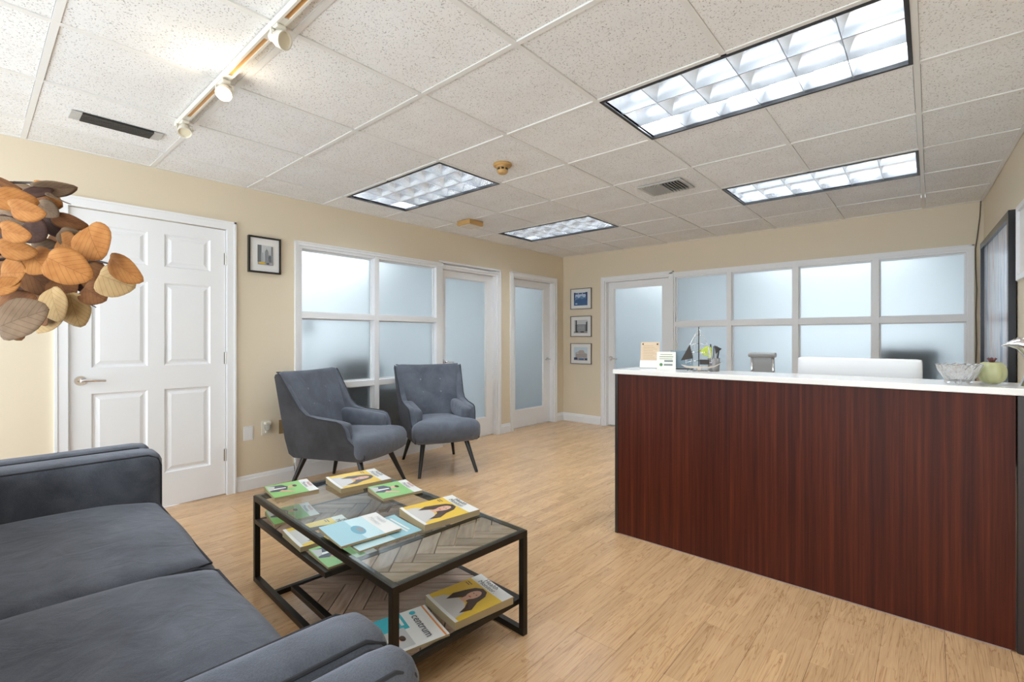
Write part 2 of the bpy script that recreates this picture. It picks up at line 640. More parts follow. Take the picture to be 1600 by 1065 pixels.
for a in range(len(xs) - 1):
    for b_ in range(len(ys) - 1):
        if (a - 5, b_ - 5) in LIGHTS:
            continue
        g = 0.0028
        w = xs[a + 1] - xs[a] - 2 * BW - g
        l = ys[b_ + 1] - ys[b_] - 2 * BW - g
        new_obj('ceiling_tile', tile_me(w, l), ceil, ((xs[a] + xs[a + 1]) / 2 + random.uniform(-.0008, .0008), (ys[b_] + ys[b_ + 1]) / 2 + random.uniform(-.0008, .0008), H + random.uniform(0.0, 0.003)))
for x in xs[1:-1]:
    # the runner under the middle of a fixture is left out
    k = round((x - GX) / TX)
    cuts = [YN] + ([v for gj in (1, 4) for v in (GY + gj * TY, GY + (gj + 1) * TY)] if k in (-3, 1) else []) + [0.0]
    for a, b_ in zip(cuts[::2], cuts[1::2]):
        box('grid_bar', x - BW, x + BW, a, b_, H - 0.004, H + 0.03, M_GRID, ceil)
for y in ys[1:-1]:
    # cross tees are cut at the runners and never pass under a fixture
    for a in range(len(xs) - 1):
        box('cross_tee', xs[a] + BW, xs[a + 1] - BW, y - BW, y + BW, H - 0.0035, H + 0.025, M_GRID, ceil)
box('wall_angle', 0, 0.020, YN, 0, H - 0.004, H + 0.02, M_GRID, ceil)
box('wall_angle', 0.02, 4.42, -0.020, 0, H - 0.004, H + 0.02, M_GRID, ceil)
bm = bmesh.new()
aprism(bm, [(XR0 - 0.02, 0), (XR0, 0), (XR1, YN), (XR1 - 0.02, YN)], H - 0.004, H + 0.02)
fin('wall_angle', bm, M_GRID, ceil)

# ------------------------------------------------------------------ base boards
def baseboard(name, poly_len, loc, rz, h=0.115, t=0.016):
    prof = [(0, 0), (-t, 0), (-t, h * 0.72), (-t * 0.7, h * 0.78), (-t * 0.55, h * 0.92), (-t * 0.2, h), (0, h)]
    bm = bmesh.new()
    A = [bm.verts.new((0, y, z)) for y, z in prof]
    B = [bm.verts.new((poly_len, y, z)) for y, z in prof]
    bm.faces.new(A); bm.faces.new(B[::-1])
    for k in range(len(prof)):
        bm.faces.new((A[k], A[(k + 1) % len(prof)], B[(k + 1) % len(prof)], B[k]))
    return struct(fin(name, bm, M_TRIM, loc=loc, rot=(0, 0, rz)))
baseboard('baseboard_left', (-5.375) - YN, (0, YN, 0), RZL)
baseboard('baseboard_left', -3.915 - (-4.365), (0, -4.365, 0), RZL)
baseboard('baseboard_left', -1.17 - (-1.35), (0, -1.35, 0), RZL)
baseboard('baseboard_left', 0.17, (0, -0.17, 0), RZL)
baseboard('baseboard_back', 0.64, (0, 0, 0), 0)

# ------------------------------------------------------------------ doors and windows
def casing(parent, x0, x1, z1, w=0.062, t=0.018, left=True, right=True, top=True):
    """door or window casing in the wall's local frame, opening x0..x1, height z1"""
    L = []
    if left:
        L += [(x0 - w, x0, -t, 0.0, 0, z1 + w), (x0 - w, x0 - w + 0.014, -t - 0.006, -t, 0, z1 + w)]
    if right:
        L += [(x1, x1 + w, -t, 0.0, 0, z1 + w), (x1 + w - 0.014, x1 + w, -t - 0.006, -t, 0, z1 + w)]
    if top:
        L += [(x0, x1, -t, 0.0, z1, z1 + w), (x0 - w, x1 + w, -t - 0.006, -t, z1 + w - 0.014, z1 + w)]
    return boxes('casing', L, M_TRIM, parent)

def lever(parent, x, z, y, d=1, name='door_handle'):
    """lever handle: round rose and a lever pointing along d*x"""
    bm = bmesh.new()
    atube(bm, [(x, y, z), (x, y - 0.008, z)], [0.032, 0.029], 20)
    atube(bm, [(x, y - 0.006, z), (x, y - 0.045, z)], 0.011, 12)
    atube(bm, [(x, y - 0.045, z), (x + d * 0.02, y - 0.052, z + 0.002), (x + d * 0.07, y - 0.05, z), (x + d * 0.118, y - 0.046, z - 0.004)], [0.011, 0.0105, 0.009, 0.008], 12)
    return fin(name, bm, M_CHROME, parent, smooth=True, angle=50)

# --- door_1: white six-panel door, left wall
d1 = struct(empty('door_1', (0, -5.31, 0), RZL))
DW, DH = 0.880, 2.020
casing(d1, -0.004, DW + 0.004, DH + 0.006, 0.062)
boxes('door_jamb', [(-0.016, -0.004, 0.0, 0.12, 0, DH + 0.018), (DW + 0.004, DW + 0.016, 0.0, 0.12, 0, DH + 0.018), (-0.004, DW + 0.004, 0.0, 0.12, DH + 0.006, DH + 0.018)], M_TRIM, d1)
DS = 0.004   # slab face set back a little from the wall face
cols = [(0.108, 0.400), (0.494, 0.778)]
rows = [(0.245, 0.838), (1.004, 1.585), (1.697, 1.930)]
L = []
xb = [0.0] + [v for c in cols for v in c] + [DW]
for a, b_ in ((0, cols[0][0]), (cols[0][1], cols[1][0]), (cols[1][1], DW)):
    L.append((a, b_, DS, DS + 0.035, 0.008, DH))
zb = [0.008] + [v for r_ in rows for v in r_] + [DH]
for c0, c1 in cols:
    for a, b_ in ((0.008, rows[0][0]), (rows[0][1], rows[1][0]), (rows[1][1], rows[2][0]), (rows[2][1], DH)):
        L.append((c0, c1, DS, DS + 0.035, a, b_))
slab = boxes('door_slab', L, M_TRIM, d1)
def raised_panel(x0, x1, z0, z1, parent):
    bm = bmesh.new()
    def ring(i, y):
        return [bm.verts.new(p) for p in ((x0 + i, y, z0 + i), (x1 - i, y, z0 + i), (x1 - i, y, z1 - i), (x0 + i, y, z1 - i))]
    rs = [ring(0.0, DS), ring(0.010, DS + 0.012), ring(0.020, DS + 0.013), ring(0.042, DS + 0.004)]
    for a, b2 in zip(rs, rs[1:]):
        for k in range(4):
            bm.faces.new((a[k], a[(k + 1) % 4], b2[(k + 1) % 4], b2[k]))
    bm.faces.new(rs[-1])
    rb = ring(0.0, DS + 0.030)
    for k in range(4):
        bm.faces.new((rs[0][k], rb[k], rb[(k + 1) % 4], rs[0][(k + 1) % 4]))
    bm.faces.new(rb[::-1])
    return fin('panel', bm, M_TRIM, parent)
for c0, c1 in cols:
    for r0, r1 in rows:
        raised_panel(c0, c1, r0, r1, slab)
for z in (1.80, 1.045, 0.305):
    bm = bmesh.new()
    atube(bm, [(DW + 0.001, -0.006, z - 0.045), (DW + 0.001, -0.006, z + 0.045)], 0.0065, 10)
    abox(bm, DW - 0.013, DW + 0.001, -0.002, 0.003, z - 0.045, z + 0.045)
    fin('hinge', bm, M_NICKEL, d1)
lever(slab, 0.055, 0.925, DS)
box('strike_plate', -0.005, -0.003, 0.0, 0.02, 0.89, 0.96, M_NICKEL, d1)

def pane(parent, x0, x1, z0, z1, y, t=0.006):
    return box('pane', x0, x1, y, y + t, z0, z1, M_FROST, parent)

# --- window_1: 2 x 3 frosted lights, left wall, and door_2 beside it
w1 = struct(empty('window_1', (0, -3.875, 0), RZL))
WZ = 1.990
casing(w1, 0.0, 2.462, WZ, 0.036, 0.012, right=False)
V0, V1, V2 = (0.0, 0.030), (0.735, 0.785), (1.500, 1.580)
boxes('window_frame', [(V0[0], V0[1], 0.0, 0.11, 0, WZ), (V1[0], V1[1], -0.004, 0.11, 0, WZ), (V2[0], V2[1], -0.004, 0.11, 0, WZ), (V0[1], V2[0], 0.0, 0.11, WZ - 0.022, WZ)], M_TRIM, w1)
for z0, z1 in ((1.370, 1.418), (0.742, 0.792)):
    for a, b_ in ((V0[1], V1[0]), (V1[1], V2[0])):
        box('window_rail', a, b_, -0.002, 0.11, z0, z1, M_TRIM, w1)
for a, b_ in ((V0[1], V1[0]), (V1[1], V2[0])):
    box('window_rail', a, b_, 0.0, 0.11, 0.0, 0.225, M_TRIM, w1)
    for z0, z1 in ((0.225, 0.742), (0.792, 1.370), (1.418, WZ - 0.022)):
        pane(w1, a, b_, z0, z1, 0.058)
        s = 0.012
        boxes('glazing_bead', [(a, a + s, 0.044, 0.058, z0, z1), (b_ - s, b_, 0.044, 0.058, z0, z1), (a + s, b_ - s, 0.044, 0.058, z1 - s, z1), (a + s, b_ - s, 0.044, 0.058, z0, z0 + s)], M_TRIM, w1)
boxes('sill_board', [(-0.036, V2[1], -0.016, 0.0, 0.0, 0.115), (-0.036, V2[1], -0.010, 0.0, 0.115, 0.14)], M_TRIM, w1)

def glass_door(name, loc, rz, x0, x1, gx0, gx1, gz0, gz1, top, yface, jamb, cas_l, cas_r, cw=0.062, handle=None, open_top=None, left=True):
    d = struct(empty(name, loc, rz))
    casing(d, cas_l, cas_r, open_top, cw, 0.018, left=left)
    boxes('door_jamb', [(cas_l, x0, 0.0, 0.12, 0, open_top), (x1, cas_r, 0.0, 0.12, 0, open_top), (x0, x1, 0.0, 0.12, top, open_top)], M_TRIM, d)
    st = boxes('door_slab', [(x0 + .002, gx0, yface, yface + 0.04, 0.010, top - .003), (gx1, x1 - .002, yface, yface + 0.04, 0.010, top - .003),
                             (gx0, gx1, yface, yface + 0.04, 0.010, gz0), (gx0, gx1, yface, yface + 0.04, gz1, top - .003)], M_TRIM, d)
    p = pane(st, gx0, gx1, gz0, gz1, yface + 0.017)
    s = 0.010
    boxes('glazing_bead', [(gx0, gx0 + s, yface + .008, yface + .017, gz0, gz1), (gx1 - s, gx1, yface + .008, yface + .017, gz0, gz1),
                           (gx0 + s, gx1 - s, yface + .008, yface + .017, gz1 - s, gz1), (gx0 + s, gx1 - s, yface + .008, yface + .017, gz0, gz0 + s)], M_TRIM, st)
    if handle:
        lever(st, handle[0], handle[1], yface, handle[2])
    return d

# door_2 continues the window unit: opening -2.295 .. -1.415
glass_door('door_2', (0, -2.295, 0), RZL, 0.012, 0.862, 0.085, 0.735, 0.225, 1.885, 1.965, 0.045, 0.02, 0.0, 0.880, 0.058, (0.050, 0.93, 1), 1.990, left=False)
# door_3 at the far end of the left wall
glass_door('door_3', (0, -1.115, 0), RZL, 0.020, 0.866, 0.112, 0.720, 0.238, 1.886, 1.978, 0.060, 0.02, 0.0, 0.880, 0.058, (0.815, 0.90, -1), 1.995)
# door_4 in the back wall beside the long window
glass_door('door_4', (0.70, 0, 0), 0, 0.018, 0.905, 0.108, 0.800, 0.235, 1.875, 1.962, 0.060, 0.02, 0.0, 0.925, 0.05, (0.06, 0.92, 1), 1.980)

# --- window_2: 4 x 3 frosted lights in the back wall
w2 = struct(empty('window_2', (1.665, 0, 0), 0))
WW, WZ2 = 2.660, 1.970
casing(w2, 0.0, WW, WZ2, 0.040, 0.012, left=False)
mull = [(0.0, 0.028), (0.640, 0.690), (1.308, 1.362), (1.985, 2.040), (WW - 0.012, WW)]
boxes('window_frame', [(a, b_, -0.004 if 0 < k < 4 else 0.0, 0.11, 0, WZ2) for k, (a, b_) in enumerate(mull)] + [(0.028, WW - 0.012, 0, 0.11, WZ2 - 0.020, WZ2)], M_TRIM, w2)
for (a0, a1), (b0, b1) in zip(mull, mull[1:]):
    for z0, z1 in ((1.342, 1.398), (0.735, 0.790), (0.0, 0.20)):
        box('window_rail', a1, b0, -0.002, 0.11, z0, z1, M_TRIM, w2)
    for z0, z1 in ((0.20, 0.735), (0.790, 1.342), (1.398, WZ2 - 0.020)):
        pane(w2, a1, b0, z0, z1, 0.045)
        s = 0.012
        boxes('glazing_bead', [(a1, a1 + s, 0.030, 0.045, z0, z1), (b0 - s, b0, 0.030, 0.045, z0, z1), (a1 + s, b0 - s, 0.030, 0.045, z1 - s, z1), (a1 + s, b0 - s, 0.030, 0.045, z0, z0 + s)], M_TRIM, w2)

# --- offices behind the frosted glass
bm = bmesh.new()
wall_boxes(bm, -4.6, 0.0, H, 0.1, [(-4.4, -1.75, 0.75, 2.2), (-1.1, -0.2, 0.7, 2.2)], 0)
struct(fin('wall_office_left', bm, M_OFFWALL, loc=(-2.6, 0, 0), rot=(0, 0, RZL)))
struct(boxes('wall_office_partition', [(-2.6, -0.12, -4.70, -4.6, 0, H), (-2.6, -0.12, -1.36, -1.26, 0, H), (-2.6, -0.12, 0.0, 0.1, 0, H)], M_OFFWALL))
struct(boxes('floor_office', [(-2.7, -0.12, -4.7, 0.1, -0.05, -0.002), (-0.1, 4.8, 0.12, 3.0, -0.05, -0.002)], M_OFFFLOOR))
struct(boxes('ceiling_office', [(-2.7, -0.12, -4.7, 0.1, H, H + 0.05), (-0.1, 4.8, 0.12, 3.0, H, H + 0.05)], M_OFFWALL))
bm = bmesh.new()
wall_boxes(bm, -0.1, 4.8, H, 0.1, [(0.25, 1.25, 0.7, 2.2), (1.9, 4.3, 0.6, 2.2)], 0)
struct(fin('wall_office_back', bm, M_OFFWALL, loc=(0, 2.9, 0)))
struct(boxes('wall_office_back_partition', [(-0.1, 0.0, 0.12, 2.9, 0, H), (4.7, 4.8, 0.12, 2.9, 0, H), (1.63, 1.66, 0.18, 2.9, 0, H)], M_OFFWALL))

M_DIM = mat('added_daylight_dimmer', (0.4, 0.4, 0.4), 0.1)  # added see-through layer that dims the sky behind the frosted panes
_nt = M_DIM.node_tree
_nt.nodes.clear()
_o = _nt.nodes.new('ShaderNodeOutputMaterial')
_t = _nt.nodes.new('ShaderNodeBsdfTransparent')
_t.inputs[0].default_value = (0.28, 0.285, 0.285, 1)
_nt.links.new(_t.outputs[0], _o.inputs[0])
def outer_window(name, loc, rz, w, h):
    t = struct(empty(name, loc, rz))
    boxes('window_frame', [(0, .05, 0, .1, 0, h), (w - .05, w, 0, .1, 0, h), (.05, w - .05, 0, .1, 0, .05), (.05, w - .05, 0, .1, h - .05, h), (w / 2 - .025, w / 2 + .025, 0, .1, .05, h - .05)], M_TRIM, t)
    bm = bmesh.new()
    bm.faces.new([bm.verts.new(p) for p in ((.05, .05, .05), (w - .05, .05, .05), (w - .05, .05, h - .05), (.05, .05, h - .05))])
    fin('pane', bm, M_DIM, t)  # unseen dimming sheet across the frame, added to hold back the daylight
outer_window('window_3', (-2.6, -4.4, .75), RZL, 2.65, 1.45)
outer_window('window_4', (-2.6, -1.1, .70), RZL, 0.90, 1.50)
outer_window('window_5_added', (.25, 2.9, .70), 0, 1.0, 1.5)  # unseen window, added to light the dark room behind door_4
outer_window('window_6', (1.9, 2.9, .60), 0, 2.4, 1.60)

# ------------------------------------------------------------------ ceiling fixtures
def ceiling_light(gi, gj, label):
    x0, y0 = GX + gi * TX, GY + gj * TY
    Wd, Dp = 2 * TX, TY
    t = thing('ceiling_light', label, 'ceiling light', (x0, y0, H), 0, 'recessed fluorescent ceiling lights')
    e, tr = 0.010, 0.016
    boxes('trim_frame', [(e, Wd - e, e, e + tr, -0.007, 0.012), (e, Wd - e, Dp - e - tr, Dp - e, -0.007, 0.012), (e, e + tr, e + tr, Dp - e - tr, -0.007, 0.012), (Wd - e - tr, Wd - e, e + tr, Dp - e - tr, -0.007, 0.012)], M_LTRIM, t)
    a0, a1, b0, b1 = e + tr, Wd - e - tr, e + tr, Dp - e - tr
    hz = 0.145
    boxes('housing', [(a0 - .004, a0, b0, b1, 0.0, hz), (a1, a1 + .004, b0, b1, 0.0, hz), (a0, a1, b0 - .004, b0, 0, hz), (a0, a1, b1, b1 + .004, 0, hz), (a0, a1, b0, b1, hz, hz + .006)], M_LOUVER, t)
    for q in range(3):
        yc = b0 + (b1 - b0) * (q + 0.5) / 3
        tube('fluorescent_tube', [(a0 + .02, yc, hz - 0.024), (a1 - .02, yc, hz - 0.024)], 0.017, M_LIGHT, t, 10)
    # wedge-shaped parabolic blades
    def wedge(hb, ht, zt):
        P = []
        for k in range(6):
            s = k / 5
            P.append((hb + (ht - hb) * s ** 1.8, 0.001 + (zt - 0.001) * s))
        return [(-w, z) for w, z in P] + [(w, z) for w, z in reversed(P)]
    for k in range(1, 3):
        y = b0 + (b1 - b0) * k / 3
        bm = bmesh.new()
        aprism(bm, [(y + w, z) for w, z in wedge(0.003, 0.046, 0.100)], a0, a1, 'x')
        fin('louver_blade', bm, M_LOUVER, t, smooth=True, angle=40)
    for k in range(1, 6):
        x = a0 + (a1 - a0) * k / 6
        for q in range(3):
            ya, yb = b0 + (b1 - b0) * q / 3, b0 + (b1 - b0) * (q + 1) / 3
            bm = bmesh.new()
            aprism(bm, [(x + w, z) for w, z in wedge(0.0022, 0.040, 0.094)], ya + .003, yb - .003, 'y')
            fin('louver_blade', bm, M_LOUVER, t, smooth=True, angle=40)
    return t
ceiling_light(0, 1, 'largest fluorescent ceiling light, nearest the camera above the reception counter')
ceiling_light(-4, 1, 'fluorescent ceiling light with white cells beside the round smoke detector')
ceiling_light(-4, 4, 'small far fluorescent ceiling light beside the square tan ceiling box')
ceiling_light(0, 4, 'fluorescent ceiling light near the right wall, above the long frosted window')

# smoke detector
t = thing('smoke_detector', 'round yellowed smoke detector hanging from the ceiling', 'smoke detector', (1.87, -3.335, H))
lathe('base_plate', [(0, 0.0), (0.062, 0.0), (0.064, -0.010), (0.058, -0.018), (0, -0.018)], M_YELLOWED, t, 28)
lathe('sensor_dome', [(0.046, -0.018), (0.044, -0.026), (0.036, -0.029), (0.036, -0.044), (0.038, -0.046), (0.036, -0.056), (0.026, -0.066), (0, -0.068)], M_YELLOWED, t, 28)
for k in range(8):
    a = k * math.pi / 4
    bm = bmesh.new()
    abox(bm, 0.0335, 0.0375, -0.009, 0.009, -0.0435, -0.031)
    fin('vent_slot', bm, M_BLACK, t, rot=(0, 0, a))
# square box
t = thing('ceiling_box', 'square tan box with pale bottom plate mounted on the ceiling', 'ceiling box', (0.545, -2.385, H - 0.0))
box('housing', -0.095, 0.095, -0.095, 0.095, -0.05, -0.004, M_YELLOWED, t, 0.004)
box('bottom_plate', -0.075, 0.075, -0.075, 0.075, -0.054, -0.05, M_CREAM, t, 0.001)

# air register over the counter
t = thing('air_vent', 'grey metal supply air register with angled fins in the ceiling', 'air vent', (2.51, -2.145, H))
M_VENT = mat('vent_grey', (0.50, 0.49, 0.47), 0.45)
boxes('frame', [(-.175, .175, -.145, -.115, -.012, -.004), (-.175, .175, .115, .145, -.012, -.004), (-.175, -.145, -.115, .115, -.012, -.004), (.145, .175, -.115, .115, -.012, -.004)], M_VENT, t, 0.002)
box('duct_back', -.145, .145, -.115, .115, -0.003, -0.001, M_BLACK, t)
for k in range(12):
    x = -0.132 + k * 0.024
    bm = bmesh.new()
    abox(bm, -0.0015, 0.0015, -.114, .114, -0.013, 0.008)
    fin('fin', bm, M_VENT, t, loc=(x, 0, -0.012), rot=(0, R(35 if k < 6 else -35), 0))
# linear return grille on the left
t = thing('linear_grille', 'narrow dark linear air grille in ceiling left of the track light', 'air grille', (0.655, -5.175, H), 0)
for s in (-1, 1):
    boxes('end_plate', [(-.062, .062, s * .175 - .022, s * .175 + .022, -.010, -.0045)], M_VENT, t, 0.001)
box('slot_back', -.06, .06, -.153, .153, -0.0045, -0.003, M_BLACK, t)
M_FIN = mat('dark_grille_bar', (0.045, 0.042, 0.038), 0.4)
for k in range(6):
    x = -0.050 + k * 0.020
    box('grille_bar', x - .006, x + .003, -.153, .153, -.014, -.0046, M_FIN, t)

# track light
TYK = -4.965
t = thing('lighting_track', 'cream ceiling track rail with orange slots holding three spotlights', 'track light', (0, TYK, H))
boxes('rail', [(0.955, 2.75, -.018, -.009, -.030, -.004), (0.955, 2.75, .009, .018, -.030, -.004), (0.955, 2.75, -.009, .009, -.014, -.004), (0.945, 0.955, -.018, .018, -.030, -.004)], M_CREAM, t)
M_COPPER = mat('copper_conductor', (0.62, 0.32, 0.10), 0.4, 0.5)
for a, b_ in ((1.14, 1.58), (1.74, 2.13), (2.31, 2.70)):
    box('conductor_slot', a, b_, -.009, .009, -.024, -.014, M_COPPER, t)
for a, b_ in ((0.956, 1.14), (1.58, 1.74), (2.13, 2.31)):
    box('slot_cover', a, b_, -.009, .009, -.029, -.014, M_CREAM, t)
M_BULB = m_emit('halogen_glow', (1.0, 0.86, 0.62), 60.0)
M_LENS = mat('unlit_lens', (0.72, 0.66, 0.50), 0.25)
def spot(x, aim, label, lit):
    s = thing('track_spotlight', label, 'spotlight', (x, TYK, H - 0.030), 0, 'spotlights on the ceiling track')
    box('adapter', -.034, .034, -.017, .017, -.016, -0.0005, M_CREAM, s, 0.003)
    d = Vector(aim).normalized()
    c = Vector((0.012, 0, -0.046))
    side = d.cross(Vector((0, 0, 1))).normalized()
    bm = bmesh.new()
    for q in (-1, 1):
        atube(bm, [Vector((0, 0, -0.014)) + side * q * 0.008, Vector((0.004, 0, -0.020)) + side * q * 0.034, c + side * q * 0.036], 0.0032, 6)
    fin('yoke', bm, M_CREAM, s, smooth=True)
    rot = d.to_track_quat('Z', 'Y').to_euler()
    prof = [(0, -0.040), (0.016, -0.038), (0.020, -0.02), (0.030, 0.0), (0.033, 0.020), (0.033, 0.030), (0.029, 0.030), (0.027, 0.022)]
    hd = lathe('lamp_head', prof, M_CREAM, s, 24, loc=c, rot=rot)
    lathe('lens', [(0, 0.024), (0.0275, 0.022)], M_BULB if lit else M_LENS, hd, 24)
    if lit:
        ld = bpy.data.lights.new('halogen', 'POINT')
        ld.energy = 1.0
        ld.color = (1.0, 0.86, 0.66)
        ld.shadow_soft_size = 0.02
        lo = bpy.data.objects.new('halogen', ld)
        COL.objects.link(lo)
        lo.parent = s
        lo.location = c + d * 0.052
    return s
spot(1.06, (0.55, -0.15, -0.8), 'unlit cream spotlight at the far end of the ceiling track', False)
spot(1.665, (0.55, -0.35, -0.75), 'glowing lit spotlight in the middle of the ceiling track', True)
spot(2.235, (0.75, 0.35, -0.35), 'unlit cream spotlight nearest the camera on the ceiling track', False)

# ------------------------------------------------------------------ reception counter
CYF = -3.115
t = thing('reception_counter', 'large dark mahogany reception counter front standing on the wood floor', 'reception counter', (2.61, CYF, 0))
box('front_panel', 0.022, 1.712, 0.0, 0.03, 0.0055, 0.975, M_MAHOG, t)
box('corner_post', 0.0, 0.020, -0.003, 0.05, 0.002, 0.977, M_DARKWOOD, t, 0.002)
box('corner_post', 1.716, 1.91, -0.006, 0.05, 0.002, 0.977, M_DARKWOOD, t, 0.002)
box('side_panel', 0.0, 0.022, 0.05, 0.70, 0.002, 0.977, M_DARKWOOD, t)
box('base_strip', 0.03, 1.70, 0.004, 0.02, 0.0, 0.0055, mat('pale_floor_strip', (0.40, 0.36, 0.34), 0.6), t)
box('inner_ledge_support', 0.022, 1.86, 0.05, 0.30, 0.70, 0.975, M_MAHOG, t)
bm = bmesh.new()
aprism(bm, [(0, 0), (1.905, 0), (1.900, 0.335), (0.0, 0.335)], 0, 0.027)
bmesh.ops.bevel(bm, geom=bm.edges[:], offset=0.003, segments=2, affect='EDGES', profile=0.5)
tag(fin('countertop', bm, M_QUARTZ, loc=(2.605, CYF - 0.022, 0.978)), 'white quartz countertop slab lying on the mahogany reception counter', 'countertop')
CT = 1.005

# ------------------------------------------------------------------ armchairs
def armchair(loc, phi, label):
    t = thing('armchair', label, 'armchair', (loc[0], loc[1], 0), phi, 'grey velvet armchairs by the frosted window')
    vo = lambda z: 0.285 + 0.055 * (z - 0.27) / 0.65
    prof = [(-0.30, 0.27), (0.31, 0.280), (0.345, 0.30), (0.350, 0.335), (0.27, 0.385), (0.205, 0.445), (0.185, 0.515), (0.160, 0.555), (0.12, 0.570),
            (-0.05, 0.584), (-0.155, 0.606), (-0.215, 0.655), (-0.378, 0.910), (-0.395, 0.925), (-0.425, 0.918), (-0.435, 0.895), (-0.375, 0.42), (-0.345, 0.30)]
    for s in (-1, 1):
        bm = bmesh.new()
        A = [bm.verts.new((u, s * vo(z), z)) for u, z in prof]
        B = [bm.verts.new((u, s * (vo(z) - 0.058), z)) for u, z in prof]
        bm.faces.new(A); bm.faces.new(B[::-1])
        n = len(prof)
        for k in range(n):
            bm.faces.new((A[k], A[(k + 1) % n], B[(k + 1) % n], B[k]))
        bmesh.ops.recalc_face_normals(bm, faces=bm.faces[:])
        bmesh.ops.bevel(bm, geom=[e for e in bm.edges], offset=0.012, segments=3, affect='EDGES', profile=0.5)
        bm.normal_update()
        for f in bm.faces:
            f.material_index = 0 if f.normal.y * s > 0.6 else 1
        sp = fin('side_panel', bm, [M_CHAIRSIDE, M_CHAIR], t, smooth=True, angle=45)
        pp = [(u, s * (vo(z) - 0.004), z + 0.002) for u, z in prof[2:14]]
        tube('piping', pp, 0.0045, M_PIPE, sp, 6)
        # arm pad on the inside of the panel, sloping with the arm
        rcube('arm_pad', (-0.030, s * 0.234, 0.505), (0.43, 0.105, 0.145), 0.04, M_CHAIR, t, 8, (0, 0.003, 0.003), lambda p: Vector((p.x, p.y, p.z - 0.02 * p.x / 0.2)))
    # back rest: leaning panel, wider at the top
    a = math.atan2(0.20, 0.53)
    def fb(p):
        k = (p.z + 0.30) / 0.60
        q = p.copy()
        q.y *= 0.80 + 0.17 * k
        q.x -= 0.035 * (1 - (p.y / 0.34) ** 2)
        return q
    back = rcube('backrest', (-0.305, 0, 0.655), (0.10, 0.66, 0.60), 0.04, M_CHAIR, t, 12, (0.012, 0, 0), fb, rot=(0, -a, 0))
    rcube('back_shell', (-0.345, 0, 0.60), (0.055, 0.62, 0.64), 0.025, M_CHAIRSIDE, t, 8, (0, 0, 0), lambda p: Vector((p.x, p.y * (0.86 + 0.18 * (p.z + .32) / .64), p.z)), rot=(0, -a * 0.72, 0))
    for yy, zz in ((-0.095, 0.13), (0.105, 0.13), (-0.080, 0.0), (0.100, 0.0)):
        bm = bmesh.new()
        bmesh.ops.create_uvsphere(bm, u_segments=12, v_segments=8, radius=0.008)
        bmesh.ops.scale(bm, verts=bm.verts[:], vec=(0.6, 1, 1))
        fin('button', bm, mat('button_metal', (0.22, 0.23, 0.25), 0.3, 0.8), back, smooth=True, loc=(0.028, yy, zz))
    pts = [(-0.010, -0.318 + 0.636 * k / 12, 0.301) for k in range(13)]
    tube('piping', [(x - 0.035 * (1 - (y / 0.34) ** 2), y, z) for x, y, z in pts], 0.0045, M_PIPE, back, 6)
    # seat cushion, widening in front of the arms
    def fs(p):
        q = p.copy()
        k = max(0.0, min(1.0, (p.x - 0.10) / 0.17))
        k = k * k * (3 - 2 * k)
        q.y *= 0.66 + 0.34 * k
        q.z += 0.012 * (p.x / 0.34) - 0.02 * max(0, (p.x - 0.22) / 0.12)
        q.x -= 0.035 * (p.y / 0.34) ** 2 * (1 if p.x > 0 else 0)
        return q
    rcube('seat_cushion', (0.060, 0, 0.372), (0.66, 0.62, 0.170), 0.062, M_CHAIR, t, 14, (0.012, 0, 0.022), fs)
    rcube('seat_base', (-0.01, 0, 0.30), (0.62, 0.52, 0.07), 0.02, M_CHAIRSIDE, t, 4)
    for su in (-1, 1):
        for sv in (-1, 1):
            tube('leg', [(su * 0.245 - 0.01, sv * 0.195, 0.285), (su * 0.36, sv * 0.258, 0.0)], [0.023, 0.013], M_BLACKLEG, t, 14)
    return t
armchair((0.52, -3.70), R(23), 'grey velvet armchair beside the wall outlets, turned sideways with its side to the camera')
armchair((0.575, -2.825), R(-25), 'grey velvet armchair in front of the frosted glass door, facing the camera')

# ------------------------------------------------------------------ sofa
so = thing('sofa', 'dark grey fabric two-seat sofa in the left foreground', 'sofa', (2.21, -5.62, 0), R(-2.4))
ox, oy = 2.21, -5.62
def S(x, y, z):
    return (x - ox, y - oy, z)
box('base_frame', 1.12 - ox, 3.31 - ox, -6.02 - oy, -5.22 - oy, 0.13, 0.30, M_SOFA, so, 0.02)
def fcush(p):
    q = p.copy()
    q.z -= 0.025 * max(0.0, (p.y - 0.15) / 0.2) if p.z > 0 else 0
    return q
def fc2(p):
    q = fcush(p)
    q.z += 0.006 * math.sin(9 * p.x + 5 * p.y) * (1 if p.z > 0 else 0)
    return q
for xa, xb_ in ((1.272, 2.208), (2.212, 3.150)):
    c = rcube('seat_cushion', S((xa + xb_) / 2, -5.505, 0.365), (xb_ - xa, 0.70, 0.175), 0.05, M_SOFA, so, 18, (0, 0.008, 0.018), fc2)
    w2_, d2_ = (xb_ - xa) / 2 - 0.006, 0.345
    pts = [(-w2_, -d2_ + 0.05, 0.075), (-w2_, d2_ - 0.06, 0.062), (-w2_ + 0.03, d2_ - 0.01, 0.050), (w2_ - 0.03, d2_ - 0.01, 0.050), (w2_, d2_ - 0.06, 0.062), (w2_, -d2_ + 0.05, 0.075)]
    tube('piping', pts, 0.004, M_PIPE, c, 6)
